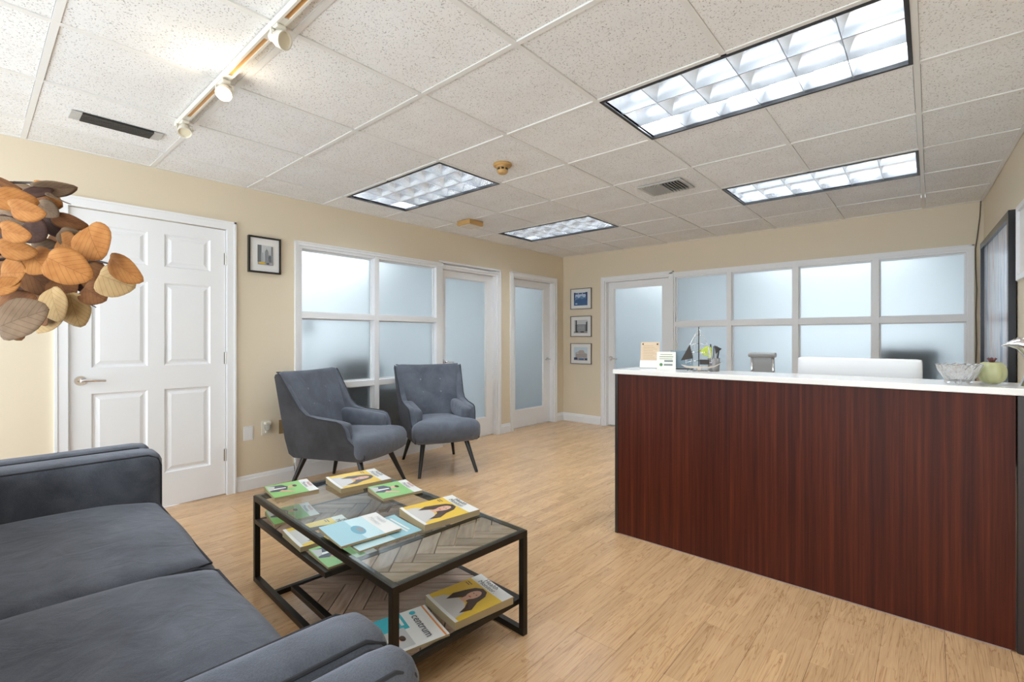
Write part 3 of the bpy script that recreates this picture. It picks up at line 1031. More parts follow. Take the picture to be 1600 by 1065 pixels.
for nm, xi0, xi1, xo0, xo1, s in (('far', 1.075, 1.275, 0.92, 1.075, 1), ('near', 3.145, 3.300, 3.300, 3.415, -1)):
    arm = rcube('arm', S((xo0 + xo1) / 2, -5.605, 0.375), (xo1 - xo0, 0.90, 0.565), 0.05, M_SOFA, so, 12, (0.004, 0, 0.0))
    pad = rcube('arm_cushion', ((xi0 + xi1) / 2 - (xo0 + xo1) / 2, 0.012, -0.005), (xi1 - xi0, 0.90, 0.565), 0.055, M_SOFA, arm, 12, (0.006, 0, 0.004))
    for part, w, yo in ((arm, xo1 - xo0, 0), (pad, xi1 - xi0, 0)):
        for e in (-1, 1):
            hx = w / 2 - 0.018
            pts = [(e * hx, -0.42, 0.270), (e * hx, 0.392, 0.270), (e * hx, 0.428, 0.250), (e * hx, 0.440, 0.215), (e * hx, 0.441, -0.2)]
            tube('piping', pts, 0.0042, M_PIPE, part, 6)
rcube('backrest', S(2.215, -6.06, 0.45), (2.40, 0.16, 0.72), 0.05, M_SOFA, so, 8)
for xa, xb_ in ((1.272, 2.208), (2.212, 3.150)):
    rcube('back_cushion', S((xa + xb_) / 2, -5.905, 0.62), (xb_ - xa, 0.16, 0.42), 0.06, M_SOFA, so, 10, (0, 0.03, 0), rot=(R(-8), 0, 0))
for x in (1.12, 3.31):
    for y in (-6.02, -5.26):
        tube('leg', [S(x, y, 0.135), S(x, y, 0.0)], [0.026, 0.016], M_BLACKLEG, so, 12)

# ------------------------------------------------------------------ coffee table
TC, TR = Vector((2.20, -4.522, 0)), R(-2.7)
tb = thing('coffee_table', 'black metal coffee table with glass top and herringbone wood shelves', 'coffee table', TC, TR)
LX, LY, TH = 0.632, 0.310, 0.420
b_ = 0.0125
fr = []
for sy in (-1, 1):
    y0, y1 = sorted((sy * LY, sy * (LY - 2 * b_)))
    boxes('sled_frame', [(-LX, LX, y0, y1, 0.0, 2 * b_), (-LX, -LX + 2 * b_, y0, y1, 2 * b_, TH - 2 * b_), (LX - 2 * b_, LX, y0, y1, 2 * b_, TH - 2 * b_), (-LX, LX, y0, y1, TH - 2 * b_, TH)], M_STEEL, tb, 0.0015)
yi = LY - 2 * b_
boxes('end_rail', [(-LX, -LX + 2 * b_, -yi, yi, TH - 2 * b_, TH)], M_STEEL, tb, 0.0015)
boxes('end_rail', [(LX - 2 * b_, LX, -yi, yi, TH - 2 * b_, TH)], M_STEEL, tb, 0.0015)
boxes('cross_bar', [(-0.425, -0.40, -yi, yi, 0.0, 0.022)], M_STEEL, tb, 0.0015)
box('glass_top', -LX + .004, LX - .004, -LY + .004, LY - .004, TH + 0.0005, TH + 0.0065, M_GLASS, tb)

def clip(poly, x0, x1, y0, y1):
    for ax, v, sg in ((0, x0, 1), (0, x1, -1), (1, y0, 1), (1, y1, -1)):
        out = []
        for k in range(len(poly)):
            p, q = poly[k], poly[(k + 1) % len(poly)]
            dp, dq = (p[ax] - v) * sg, (q[ax] - v) * sg
            if dp >= 0:
                out.append(p)
            if (dp >= 0) != (dq >= 0):
                s = dp / (dp - dq)
                out.append((p[0] + (q[0] - p[0]) * s, p[1] + (q[1] - p[1]) * s))
        poly = out
        if len(poly) < 3:
            return []
    return poly

def herringbone(parent, x0, x1, y0, y1, z0, z1, w=0.066, l=0.264, phase=(0.0, 0.0)):
    """planks laid at 45 degrees, clipped to a rectangle, one mesh per plank"""
    g = 0.0021
    ca = math.cos(R(45))
    cx_, cy_ = (x0 + x1) / 2 + phase[0], (y0 + y1) / 2 + phase[1]
    n = int(l / w)
    for a in range(-14, 15):
        for q in range(-6, 7):
            for kind in (0, 1):
                # herringbone lattice: pairs of planks step along the diagonal
                bx = a * w + q * (l) * 1
                by = a * w - q * (l) * 1
                r = (bx, by, bx + l, by + w) if kind == 0 else (bx - w + 0.0, by - 0.0, bx, by + l)
                c = [(r[0] + g, r[1] + g), (r[2] - g, r[1] + g), (r[2] - g, r[3] - g), (r[0] + g, r[3] - g)]
                c = [((u - v) * ca + cx_, (u + v) * ca + cy_) for u, v in c]
                p = clip(c, x0, x1, y0, y1)
                if len(p) < 3:
                    continue
                ar = abs(sum(p[k][0] * p[(k + 1) % len(p)][1] - p[(k + 1) % len(p)][0] * p[k][1] for k in range(len(p)))) / 2
                if ar < 1.5e-4:
                    continue
                mx = sum(v[0] for v in p) / len(p)
                my = sum(v[1] for v in p) / len(p)
                ang = R(45) if kind == 0 else R(135)
                # plank's own frame: local y along the grain
                loc_p = []
                for u, v in p:
                    du, dv = u - mx, v - my
                    s, c2 = math.sin(-(ang - R(90))), math.cos(-(ang - R(90)))
                    loc_p.append((du * c2 - dv * s, du * s + dv * c2))
                bm = bmesh.new()
                aprism(bm, loc_p, 0, z1 - z0)
                fin('plank', bm, M_PLANK, parent, loc=(mx, my, z0), rot=(0, 0, ang - R(90)))

def shelf(name, x0, x1, z, rails):
    ys_ = LY - 2 * b_
    L = []
    L += [(x0, x1, -LY, -ys_, z - 0.022, z)] if rails else []
    L += [(x0, x1, ys_, LY, z - 0.022, z)] if rails else []
    L += [(x0, x0 + 0.022, -ys_, ys_, z - 0.022, z), (x1 - 0.022, x1, -ys_, ys_, z - 0.022, z)]
    f = boxes(name, L, M_STEEL, tb, 0.0015)
    box('backing_board', x0 + .022, x1 - .022, -ys_, ys_, z - 0.018, z - 0.012, mat('dark_joint_board', (0.012, 0.009, 0.007), 0.8), f)  # near-black board shows between the planks as dark joints
    herringbone(f, x0 + 0.023, x1 - 0.023, -ys_ + .001, ys_ - .001, z - 0.012, z - 0.0003)
    return f
shelf('middle_shelf', -LX + 2 * b_, 0.165, 0.310, True)
shelf('lower_shelf', -0.165, LX - 2 * b_, 0.142, True)
# wood panel under the right end of the glass top
f = boxes('top_panel', [(0.362, 0.384, -yi, yi, TH - 0.022, TH - 0.001)], M_STEEL, tb)
herringbone(f, 0.385, LX - 2 * b_ - .001, -yi + .001, yi - .001, TH - 0.014, TH - 0.004, phase=(0.03, 0.02))

# ------------------------------------------------------------------ magazines
PRINT = {k: mat('print_' + k, c, 0.28) for k, c in dict(
    yellow=(0.78, 0.52, 0.045), white=(0.82, 0.82, 0.80), green=(0.26, 0.55, 0.17), hair=(0.055, 0.025, 0.015), skin=(0.72, 0.42, 0.30), blouse=(0.62, 0.60, 0.58),
    black=(0.03, 0.03, 0.035), navy=(0.05, 0.06, 0.10), grey=(0.25, 0.27, 0.28), teal=(0.03, 0.45, 0.55), blue=(0.30, 0.54, 0.62), paleblue=(0.52, 0.72, 0.77),
    orange=(0.80, 0.28, 0.08), deepblue=(0.10, 0.33, 0.45), red=(0.5, 0.05, 0.04), brown=(0.22, 0.11, 0.05), ltgrey=(0.55, 0.55, 0.55)).items()}
PK = list(PRINT)

def ell(cx, cy, rx, ry, n=14, a=0.0):
    return [(cx + rx * math.cos(k * 2 * math.pi / n) * math.cos(a) - ry * math.sin(k * 2 * math.pi / n) * math.sin(a),
             cy + rx * math.cos(k * 2 * math.pi / n) * math.sin(a) + ry * math.sin(k * 2 * math.pi / n) * math.cos(a)) for k in range(n)]
RECT = lambda a, b2, c, d: [(a, b2), (c, b2), (c, d), (a, d)]

def woman(s=1.0):
    """portrait with long dark hair, normalised cover coordinates"""
    return [('blouse', [(0.12, 0.0), (0.16, 0.22), (0.34, 0.36), (0.62, 0.36), (0.84, 0.22), (0.90, 0.0)]),
            ('hair', [(0.30, 0.20), (0.22, 0.36), (0.27, 0.55), (0.33, 0.70), (0.44, 0.78), (0.58, 0.77), (0.68, 0.68), (0.74, 0.50), (0.86, 0.34), (0.80, 0.16), (0.72, 0.30), (0.62, 0.40), (0.42, 0.40), (0.36, 0.30)]),
            ('skin', ell(0.50, 0.575, 0.105, 0.135)), ('skin', RECT(0.44, 0.36, 0.56, 0.48)),
            ('red', ell(0.50, 0.505, 0.035, 0.012, 8)), ('hair', ell(0.46, 0.60, 0.018, 0.010, 6)), ('hair', ell(0.545, 0.60, 0.018, 0.010, 6))]
def couple():
    return [('navy', [(0.08, 0.03), (0.12, 0.36), (0.30, 0.46), (0.52, 0.40), (0.58, 0.20), (0.50, 0.03)]), ('skin', ell(0.34, 0.54, 0.08, 0.09)), ('hair', ell(0.34, 0.61, 0.085, 0.05)),
            ('white', [(0.30, 0.10), (0.34, 0.40), (0.40, 0.40), (0.40, 0.10)]), ('skin', [(0.50, 0.28), (0.74, 0.52), (0.80, 0.48), (0.58, 0.20)]), ('ltgrey', [(0.06, 0.02), (0.16, 0.20), (0.40, 0.12), (0.44, 0.02)])]
COVERS = {
    'yellow': dict(base='yellow', layers=[('white', RECT(0, 0.80, 1, 1))] + woman() + [('brown', RECT(0.06, 0.70, 0.20, 0.72)), ('brown', RECT(0.06, 0.66, 0.18, 0.68)), ('white', RECT(0.0, 0.0, 1.0, 0.05))],
                   text=[('Health', 0.24, 0.905, 0.135, 'black'), ('Monitor.', 0.19, 0.820, 0.130, 'black')]),
    'green': dict(base='green', layers=[('white', RECT(0, 0.78, 1, 1))] + couple(), text=[('Health', 0.24, 0.90, 0.125, 'red'), ('Monitor.', 0.20, 0.800, 0.120, 'black')]),
    'blue': dict(base='paleblue', layers=[('blue', RECT(0, 0, 1, 0.42)), ('white', RECT(0, 0.72, 1, 1)), ('deepblue', ell(0.55, 0.45, 0.22, 0.10)), ('grey', ell(0.55, 0.48, 0.12, 0.05))], text=[('Health', 0.20, 0.88, 0.125, 'ltgrey'), ('Monitor.', 0.16, 0.775, 0.120, 'ltgrey')]),
    'teal': dict(base='deepblue', layers=[('paleblue', RECT(0, 0, 1, 0.55)), ('skin', ell(0.5, 0.40, 0.30, 0.07, 14, 0.3)), ('blue', RECT(0, 0.55, 1, 1)), ('white', RECT(0.12, 0.86, 0.80, 0.89)), ('white', RECT(0.12, 0.80, 0.86, 0.83)), ('white', RECT(0.12, 0.74, 0.70, 0.77))], text=[]),
    'centrum': dict(base='white', layers=[('orange', RECT(0, 0.94, 1, 0.965)), ('teal', RECT(0, 0, 1, 0.16)), ('teal', RECT(0.0, 0.16, 0.48, 0.62)), ('deepblue', RECT(0.06, 0.48, 0.40, 0.52)), ('white', RECT(0.06, 0.54, 0.36, 0.58)),
                    ('ltgrey', RECT(0.42, 0.05, 0.94, 0.55)), ('white', [(0.46, 0.06), (0.50, 0.22), (0.62, 0.30), (0.78, 0.30), (0.90, 0.20), (0.92, 0.06)]), ('skin', ell(0.69, 0.37, 0.075, 0.095)), ('hair', ell(0.69, 0.45, 0.078, 0.04)), ('navy', [(0.68, 0.28), (0.72, 0.28), (0.73, 0.10), (0.69, 0.08)]), ('teal', ell(0.12, 0.77, 0.055, 0.045))],
                    text=[('centrum', 0.20, 0.72, 0.185, 'navy')]),
}
def magazine(kind, c, z, size, th, ang, label, curl=0.010):
    """c: world xy of the centre; parts: page_block, cover, lettering"""
    w, h = size
    t = thing('magazine', label, 'magazine', (c[0], c[1], z), R(ang), 'magazines on the coffee table')
    zc = lambda x: curl * max(0.0, 0.5 - x / w) ** 2 * (1 if curl else 0)
    cols_ = [-w / 2 + w * k / 8 for k in range(9)]
    bm = bmesh.new()
    lo = [[bm.verts.new((x, y, 0.0005)) for x in cols_] for y in (-h / 2, h / 2)]
    hi = [[bm.verts.new((x, y, th + zc(x))) for x in cols_] for y in (-h / 2, h / 2)]
    for k in range(8):
        bm.faces.new((lo[0][k], lo[0][k + 1], hi[0][k + 1], hi[0][k]))
        bm.faces.new((lo[1][k], lo[1][k + 1], hi[1][k + 1], hi[1][k]))
        bm.faces.new((hi[0][k], hi[0][k + 1], hi[1][k + 1], hi[1][k]))
        bm.faces.new((lo[0][k], lo[0][k + 1], lo[1][k + 1], lo[1][k]))
    for k in (0, 8):
        bm.faces.new((lo[0][k], lo[1][k], hi[1][k], hi[0][k]))
    fin('page_block', bm, M_PAPER, t)
    C = COVERS[kind]
    used = [C['base']] + sorted({l[0] for l in C['layers']} - {C['base']})
    bm = bmesh.new()
    def poly(pts, mi, k):
        vs2 = [bm.verts.new(((u - 0.5) * w, (v - 0.5) * h, k)) for u, v in pts]
        f = bm.faces.new(vs2)
        f.material_index = mi
    poly(RECT(0, 0, 1, 1), 0, 0.0006)
    for k, (cn, pts) in enumerate(C['layers']):
        poly(pts, used.index(cn), 0.0009 + 0.00012 * k)
    for x in cols_[1:-1]:
        bmesh.ops.bisect_plane(bm, geom=bm.verts[:] + bm.edges[:] + bm.faces[:], plane_co=(x, 0, 0), plane_no=(1, 0, 0))
    for v in bm.verts:
        v.co.z += th + zc(v.co.x)
    bm.normal_update()
    for f in bm.faces:
        if f.normal.z < 0:
            f.normal_flip()
    me = bpy.data.meshes.new('cover')
    bm.to_mesh(me)
    bm.free()
    for u in used:
        me.materials.append(PRINT[u])
    cov = new_obj('cover', me, t)
    for body, u, v, s, cn in C['text']:
        bm = bmesh.new()
        zt = 0.0009 + 0.00012 * (len(C['layers']) + 1)
        text_bm(bm, body, s * w * 1.1, lambda x, y: Vector(((u - 0.5) * w + x, (v - 0.5) * h + y, th + zt + zc((u - 0.5) * w + x) + 0.0006)), bold=0.0)
        fin('lettering', bm, PRINT[cn], cov)
    return t
ZT = TH + 0.0066
ZM = 0.3102
ZL = 0.1422
YS = (0.215, 0.270)
GS = (0.190, 0.205)
magazine('green', (1.645, -4.655), ZT, GS, 0.010, -8, 'green magazine on the glass top corner nearest the white door')
magazine('yellow', (1.785, -4.365), ZT, YS, 0.022, -8, 'thick yellow magazine at the far edge of the glass top, below the armchair')
magazine('green', (2.055, -4.325), ZT, GS, 0.012, -10, 'green magazine on the far side of the glass top beside two yellow ones')
magazine('yellow', (2.470, -4.385), ZT, YS, 0.024, -8, 'thick yellow magazine on the glass top by the herringbone wood panel')
magazine('teal', (2.435, -4.665), ZT, (0.215, 0.265), 0.006, -4, 'dark blue magazine partly under the pale blue magazine on the glass top', 0.004)
magazine('blue', (2.385, -4.715), ZT + 0.0125, (0.215, 0.240), 0.008, -6, 'pale blue magazine lying over another blue one on the glass top', 0.006)
magazine('yellow', (2.700, -4.425), ZL, YS, 0.028, -9, 'thick yellow magazine on the low wood shelf of the coffee table')
magazine('centrum', (2.655, -4.712), ZL, (0.215, 0.270), 0.008, -14, 'white and turquoise magazine with a doctor photo on the low wood shelf', 0.004)
magazine('green', (1.675, -4.665), ZM, GS, 0.012, -9, 'green magazine under the glass, at the left end of the middle shelf')
magazine('yellow', (2.015, -4.680), ZM, YS, 0.020, -5, 'yellow magazine under the glass, in the centre of the middle shelf')
magazine('green', (2.250, -4.712), ZM, GS, 0.008, -4, 'green magazine under the glass, at the right end of the middle shelf')

# ------------------------------------------------------------------ framed pictures
def polys_mesh(name, w, h, base, layers, parent, y, mats):
    """flat print facing -y in the local wall frame, lower-left corner at (0, y, 0)"""
    names = [base] + sorted({l[0] for l in layers} - {base})
    bm = bmesh.new()
    for k, (cn, pts) in enumerate([(base, RECT(0, 0, 1, 1))] + layers):
        f = bm.faces.new([bm.verts.new((u * w, y - 0.0001 * k, v * h)) for u, v in pts])
        f.material_index = names.index(cn)
    me = bpy.data.meshes.new(name)
    bm.to_mesh(me)
    bm.free()
    for n in names:
        me.materials.append(mats[n])
    return new_obj(name, me, parent)
ART = {k: mat('art_' + k, c, 0.5) for k, c in dict(sky=(0.55, 0.57, 0.58), dark=(0.05, 0.055, 0.06), mid=(0.20, 0.21, 0.22), light=(0.38, 0.40, 0.42), taxi=(0.65, 0.42, 0.04), street=(0.30, 0.28, 0.27),
        bsky=(0.45, 0.56, 0.72), blue=(0.05, 0.12, 0.27), dblue=(0.02, 0.05, 0.13), mblue=(0.13, 0.24, 0.42), stone=(0.42, 0.36, 0.33), palesky=(0.55, 0.66, 0.72)).items()}
def framed(name, label, loc, rz, w, h, fw, m_frame, mat_l, mat_r, mat_b, mat_t, base, layers, group=None, depth=0.02):
    t = thing(name, label, 'picture', loc, rz, group)
    boxes('frame', [(0, fw, -depth, 0, 0, h), (w - fw, w, -depth, 0, 0, h), (fw, w - fw, -depth, 0, 0, fw), (fw, w - fw, -depth, 0, h - fw, h)], m_frame, t, 0.001)
    box('mat_board', fw, w - fw, -depth * 0.5, -0.002, fw, h - fw, M_MATBOARD, t)
    p = polys_mesh('print', w - mat_l - mat_r, h - mat_b - mat_t, base, layers, t, 0.0, ART)
    p.location = (mat_l, -depth * 0.5 - 0.0006, mat_b)
    return t
random.seed(11)
def windows(x0, x1, z0, z1, nx, nz, c):
    out = []
    for a in range(nx):
        for q in range(nz):
            u0 = x0 + (x1 - x0) * (a + 0.25) / nx
            v0 = z0 + (z1 - z0) * (q + 0.25) / nz
            out.append((c, RECT(u0, v0, u0 + (x1 - x0) / nx * 0.5, v0 + (z1 - z0) / nz * 0.5)))
    return out
sky_l = [('mid', RECT(0, 0.12, 0.26, 1.0))] + windows(0, 0.26, 0.14, 1.0, 3, 9, 'dark') + [('light', RECT(0.22, 0.12, 0.36, 0.62)), ('mid', RECT(0.48, 0.12, 0.70, 0.70)), ('mid', [(0.50, 0.70), (0.68, 0.70), (0.64, 0.78), (0.60, 0.80), (0.59, 0.92), (0.57, 0.80), (0.54, 0.78)])] + windows(0.48, 0.70, 0.16, 0.70, 4, 8, 'light') + \
        [('dark', RECT(0.74, 0.1, 1.0, 0.50)), ('mid', RECT(0.88, 0.1, 1.0, 0.96))] + windows(0.74, 1.0, 0.12, 0.50, 4, 5, 'light') + [('street', RECT(0, 0, 1, 0.14)), ('taxi', [(0.04, 0.05), (0.08, 0.12), (0.30, 0.15), (0.46, 0.11), (0.50, 0.05), (0.40, 0.02)]), ('dark', RECT(0.55, 0.04, 0.72, 0.10)), ('light', RECT(0.78, 0.03, 0.97, 0.11))]
framed('framed_picture', 'black framed city skyline photo with yellow taxis, beside the six-panel door', (0, -4.278, 1.720), RZL, 0.248, 0.290, 0.013, M_FRAMEBLK, 0.070, 0.062, 0.066, 0.066, 'sky', sky_l, depth=0.028)
M_FRAMEGREY = mat('thin_pewter_frame', (0.16, 0.14, 0.12), 0.35, 0.3)
mts = [('mblue', [(0, 0.50), (0.2, 0.72), (0.35, 0.58), (0.55, 0.74), (0.75, 0.60), (1, 0.76), (1, 0), (0, 0)]), ('blue', [(0, 0.35), (0.25, 0.48), (0.45, 0.56), (0.6, 0.48), (0.8, 0.55), (1, 0.45), (1, 0), (0, 0)]), ('dblue', [(0, 1), (0, 0.30), (0.08, 0.45), (0.12, 1)]), ('dblue', RECT(0.08, 0.86, 0.95, 0.95)), ('bsky', RECT(0.30, 0.87, 0.36, 0.94)), ('bsky', RECT(0.60, 0.87, 0.66, 0.94)), ('dblue', [(0.85, 1), (0.92, 0.4), (1, 0.3), (1, 1)]), ('bsky', ell(0.18, 0.14, 0.09, 0.05))]
sta = [('mid', RECT(0.10, 0.12, 0.94, 0.66)), ('dark', RECT(0.12, 0.1, 0.22, 0.98)), ('light', RECT(0.26, 0.20, 0.80, 0.58))] + windows(0.26, 0.80, 0.22, 0.56, 6, 3, 'dark') + [('dark', [(0.88, 0.1), (0.90, 0.80), (1, 0.92), (1, 0.1)]), ('street', RECT(0, 0, 1, 0.14)), ('dark', RECT(0.12, 0.06, 0.30, 0.16)), ('dark', RECT(0.5, 0.05, 0.75, 0.13))]
opr = [('stone', [(0.10, 0.18), (0.12, 0.60), (0.30, 0.66), (0.45, 0.78), (0.72, 0.76), (0.80, 0.58), (0.98, 0.50), (0.98, 0.18)]), ('palesky', [(0.18, 0.52), (0.20, 0.56), (0.34, 0.58), (0.34, 0.52)])] + windows(0.14, 0.95, 0.26, 0.48, 8, 2, 'mid') + [('street', RECT(0, 0, 1, 0.20)), ('dblue', RECT(0.02, 0.05, 0.26, 0.22)), ('blue', RECT(0.38, 0.03, 0.72, 0.14)), ('dblue', RECT(0.82, 0.04, 0.99, 0.16))]
for z0, ly, base, lb in ((1.611, mts, 'bsky', 'top picture of the three on the back wall, blue misty mountains'),
                         (1.218, sta, 'sky', 'middle picture of the three on the back wall, grey street scene'),
                         (0.830, opr, 'palesky', 'bottom picture of the three on the back wall, pale stone building')):
    framed('framed_picture', lb, (0.140, 0, z0), 0, 0.352, 0.295, 0.008, M_FRAMEGREY, 0.058, 0.066, 0.052, 0.056, base, ly, 'three small framed pictures hung in a column')

# large painting on the right wall
ang_r = math.atan2(1, -XRS)      # direction of the right wall towards the back
RW = lambda y: XR0 - XRS * y
m_art = mat('abstract_painting', (0.5, 0.55, 0.65), 0.25)
nt = m_art.node_tree
mp = coords(nt, scale=(1, 7.0, 0.9))
n1 = add(nt, 'ShaderNodeTexNoise', Scale=1.5, Detail=5.0, Roughness=0.65, Distortion=0.6)
nt.links.new(mp.outputs[0], n1.inputs['Vector'])
r1 = ramp(nt, [(0.28, (0.16, 0.21, 0.34)), (0.42, (0.42, 0.50, 0.63)), (0.54, (0.74, 0.78, 0.86)), (0.64, (0.60, 0.42, 0.38)), (0.74, (0.80, 0.80, 0.84))])
nt.links.new(n1.outputs['Fac'], r1.inputs[0])
nt.links.new(r1.outputs[0], nt.nodes['Principled BSDF'].inputs['Base Color'])
y1p, y0p = -0.20, -1.55
t = thing('large_painting', 'large blue and white abstract painting in a wide black frame', 'painting', (RW(y1p), y1p, 0.90), R(-90) + math.atan(XRS))
plen = (y1p - y0p) * math.hypot(1, XRS)
# local x runs towards the camera, local -y faces into the room
boxes('frame', [(0, .05, -.038, -.002, 0, 1.08), (plen - .05, plen, -.038, -.002, 0, 1.08), (.05, plen - .05, -.038, -.002, 0, .05), (.05, plen - .05, -.038, -.002, 1.03, 1.08)], mat('black_satin_frame', (0.018, 0.020, 0.026), 0.25), t, 0.003)
box('canvas', .05, plen - .05, -.018, -.004, .05, 1.03, m_art, t)
t = thing('white_frame', 'white framed picture cut off at the right edge, beside the large painting', 'picture', (RW(-1.70), -1.70, 1.53), R(-90) + math.atan(XRS))
boxes('frame', [(0, .03, -.025, -.002, 0, .43), (.42, .45, -.025, -.002, 0, .43), (.03, .42, -.025, -.002, 0, .03), (.03, .42, -.025, -.002, .40, .43)], M_WHITEPL, t, 0.002)
box('mat_board', .03, .42, -.012, -.003, .03, .40, M_MATBOARD, t)

# ------------------------------------------------------------------ wall plates
t = thing('switch_plate', 'blank white double wall plate low on the beige wall', 'wall plate', (0, -4.272, 0.445), RZL)
box('plate', -.036, .036, -.007, 0, -.055, .055, M_WHITEPL, t, 0.002)
box('insert', -.027, -.003, -.0095, -.007, -.040, .035, M_WHITEPL, t, 0.001)
box('insert', .003, .027, -.0095, -.007, -.040, .035, M_WHITEPL, t, 0.001)
t = thing('night_light', 'clear plug-in night light on wall outlet between the two plates', 'night light', (0, -4.138, 0.470), RZL)
box('plate', -.036, .036, -.006, 0, -.057, .057, M_CREAM, t, 0.002)
M_ACR = mat('hazy_plastic', (0.85, 0.84, 0.80), 0.15, 0.0, Transmission_Weight=0.7, IOR=1.45)
box('cap', -.022, .026, -.05, -.0062, .030, .052, M_CREAM, t, 0.006)
lathe('bulb_cover', [(0, -0.012), (0.016, -0.008), (0.023, 0.008), (0.023, 0.030), (0.018, 0.034)], M_ACR, t, 16, loc=(0.0, -0.031, -0.004))
box('plug', -.012, .012, -.022, -.0062, -.040, -.018, M_CREAM, t, 0.004)
t = thing('brown_outlet', 'tan jack plate with dark holes on the wall behind the armchair', 'wall plate', (0, -4.002, 0.462), RZL)
box('plate', -.036, .036, -.006, 0, -.057, .057, mat('tan_plate', (0.32, 0.22, 0.11), 0.4), t, 0.002)
for z in (0.024, 0.002, -0.020):
    bm = bmesh.new()
    atube(bm, [(0, -.0058, z), (0, -.0072, z)], 0.0065, 12)
    fin('jack_hole', bm, M_BLACK, t)
# loose cable in the right back corner
pts = [(4.405, -0.012, H - 0.006), (4.400, -0.012, 2.25), (4.386, -0.012, 2.10), (4.372, -0.017, 1.97), (4.373, -0.017, 1.80), (4.380, -0.014, 1.62), (4.374, -0.017, 1.40), (4.378, -0.014, 1.15), (4.372, -0.016, 0.9), (4.374, -0.014, 0.5), (4.375, -0.016, 0.01)]
tag(tube('cable', pts, 0.0045, mat('brown_cable', (0.10, 0.085, 0.06), 0.5), None, 6), 'thin brown cable hanging down the back right corner', 'cable')

# ------------------------------------------------------------------ things on the counter
# acrylic holder with a tan sheet
t = thing('sign_holder', 'clear acrylic holder with a tan sheet standing on the countertop', 'sign', (2.735, -2.905, CT), R(15))
boxes('holder', [(-.060, .060, -.002, .030, 0, .004), (-.060, .060, .012, .0145, .004, .045)], M_ACR, t)
def lean(bm, a, oy_):
    bmesh.ops.rotate(bm, verts=bm.verts[:], cent=(0, oy_, 0.004), matrix=Matrix.Rotation(R(a), 3, 'X'))
bm = bmesh.new()
abox(bm, -.060, .060, -.001, .0012, .004, .050)
lean(bm, -10, 0)
fin('card_stack', bm, M_WHITEPL, t)
bm = bmesh.new()
abox(bm, -.058, .058, .004, .006, .006, .168)
lean(bm, -10, 0)
sh = fin('tan_sheet', bm, mat('tan_paper', (0.68, 0.52, 0.36), 0.7), t)
bm = bmesh.new()
for k in range(9):
    abox(bm, -.042, .042 - (k % 3) * .012, .0032, .0039, .060 + k * .0105, .0620 + k * .0105)
lean(bm, -10, 0)
fin('print_lines', bm, mat('tan_ink', (0.45, 0.32, 0.20), 0.7), sh)
for s in (-1, 1):
    bm = bmesh.new()
    atube(bm, [(s * .045, .0032, .155), (s * .045, .0015, .155)], 0.005, 10)
    lean(bm, -10, 0)
    fin('pin', bm, M_STEEL, t)
# white card sign
t = thing('card_sign', 'small white card sign with green logo on the countertop', 'sign', (2.868, -2.955, CT), R(22))
bm = bmesh.new()
abox(bm, -.055, .055, -.001, .0015, 0, .108)
lean(bm, -8, 0)
cd = fin('card', bm, mat('white_card', (0.80, 0.79, 0.72), 0.4), t)
bm = bmesh.new()
abox(bm, -.055, .055, .0018, .036, 0, .003)
fin('foot', bm, M_ACR, t)
bm = bmesh.new()
for z, a, b2, h_ in ((0.090, -.035, .035, .004), (0.076, -.040, .040, .005), (0.064, -.040, .036, .004)):
    abox(bm, a, b2, -.0018, -.001, z, z + h_)
lean(bm, -8, 0)
fin('print_lines', bm, mat('olive_ink', (0.33, 0.36, 0.22), 0.7), cd)
bm = bmesh.new()
atube(bm, [(-.030, -.001, .030), (-.030, -.002, .030)], .010, 8)
lean(bm, -8, 0)
fin('logo', bm, mat('green_ink', (0.10, 0.22, 0.08), 0.7), cd)
bm = bmesh.new()
for a, b2, z in ((-.012, .038, .047), (-.014, .036, .024)):
    abox(bm, a, b2, -.0018, -.001, z, z + .011)
lean(bm, -8, 0)
fin('lettering_block', bm, mat('grey_ink', (0.22, 0.24, 0.22), 0.7), cd)
# tablet / terminal screen seen from behind
t = thing('tablet_stand', 'dark slanted tablet behind the white card sign on the countertop', 'tablet', (2.925, -2.86, CT), R(20))
bm = bmesh.new()
abox(bm, -.065, .065, -.004, .004, .012, .118, 0.003)
lean(bm, 14, 0)
fin('screen', bm, mat('slate_screen', (0.20, 0.28, 0.33), 0.2), t)
bm = bmesh.new()
for s in (-1, 1):
    atube(bm, [(s * .06, .0, .004), (s * .05, -.006, .05), (s * .045, -.022, .10)], .004, 6)
abox(bm, -.07, .07, -.012, .05, 0, .006)
fin('stand', bm, M_BLACK, t)
# metal sailing ship
M_DSAIL = mat('dark_sail_metal', (0.06, 0.055, 0.055), 0.35, 0.6)
t = thing('metal_sailboat', 'small metal sailing ship ornament with dark triangular sails', 'ornament', (3.075, -2.985, CT), R(28))
lathe('base', [(0, 0), (.062, 0), (.066, .004), (.060, .009), (0, .010)], M_CHROME, t, 24)
bm = bmesh.new()
prof = [(-.100, .040), (-.080, .026), (-.05, .018), (.05, .018), (.085, .028), (.125, .056), (.085, .036), (.05, .029), (-.06, .032)]
aprism(bm, prof, -.016, .016, 'y')
fin('hull', bm, M_CHROME, t)
boxes('hull_bracket', [(-.01, .01, -.01, .01, .009, .022)], M_CHROME, t)
tube('mast', [(0, 0, .026), (0, 0, .255)], .0028, M_STEEL, t, 8)
def arc_sail(s, name):
    bm = bmesh.new()
    edge = [(s * (.070 * math.sin(k / 8 * math.pi * .5)), 0.004, .245 - .195 * (k / 8)) for k in range(9)]
    atube(bm, edge, .0022, 6)
    for k in range(2, 9, 2):
        atube(bm, [(0, 0.002, edge[k][2] + .012), ((edge[k][0]) * .5, 0.008, edge[k][2] + .010), edge[k]], .0018, 6)
    return fin(name, bm, M_CHROME, t, smooth=True)
arc_sail(-1, 'wire_sail')
arc_sail(1, 'wire_sail')
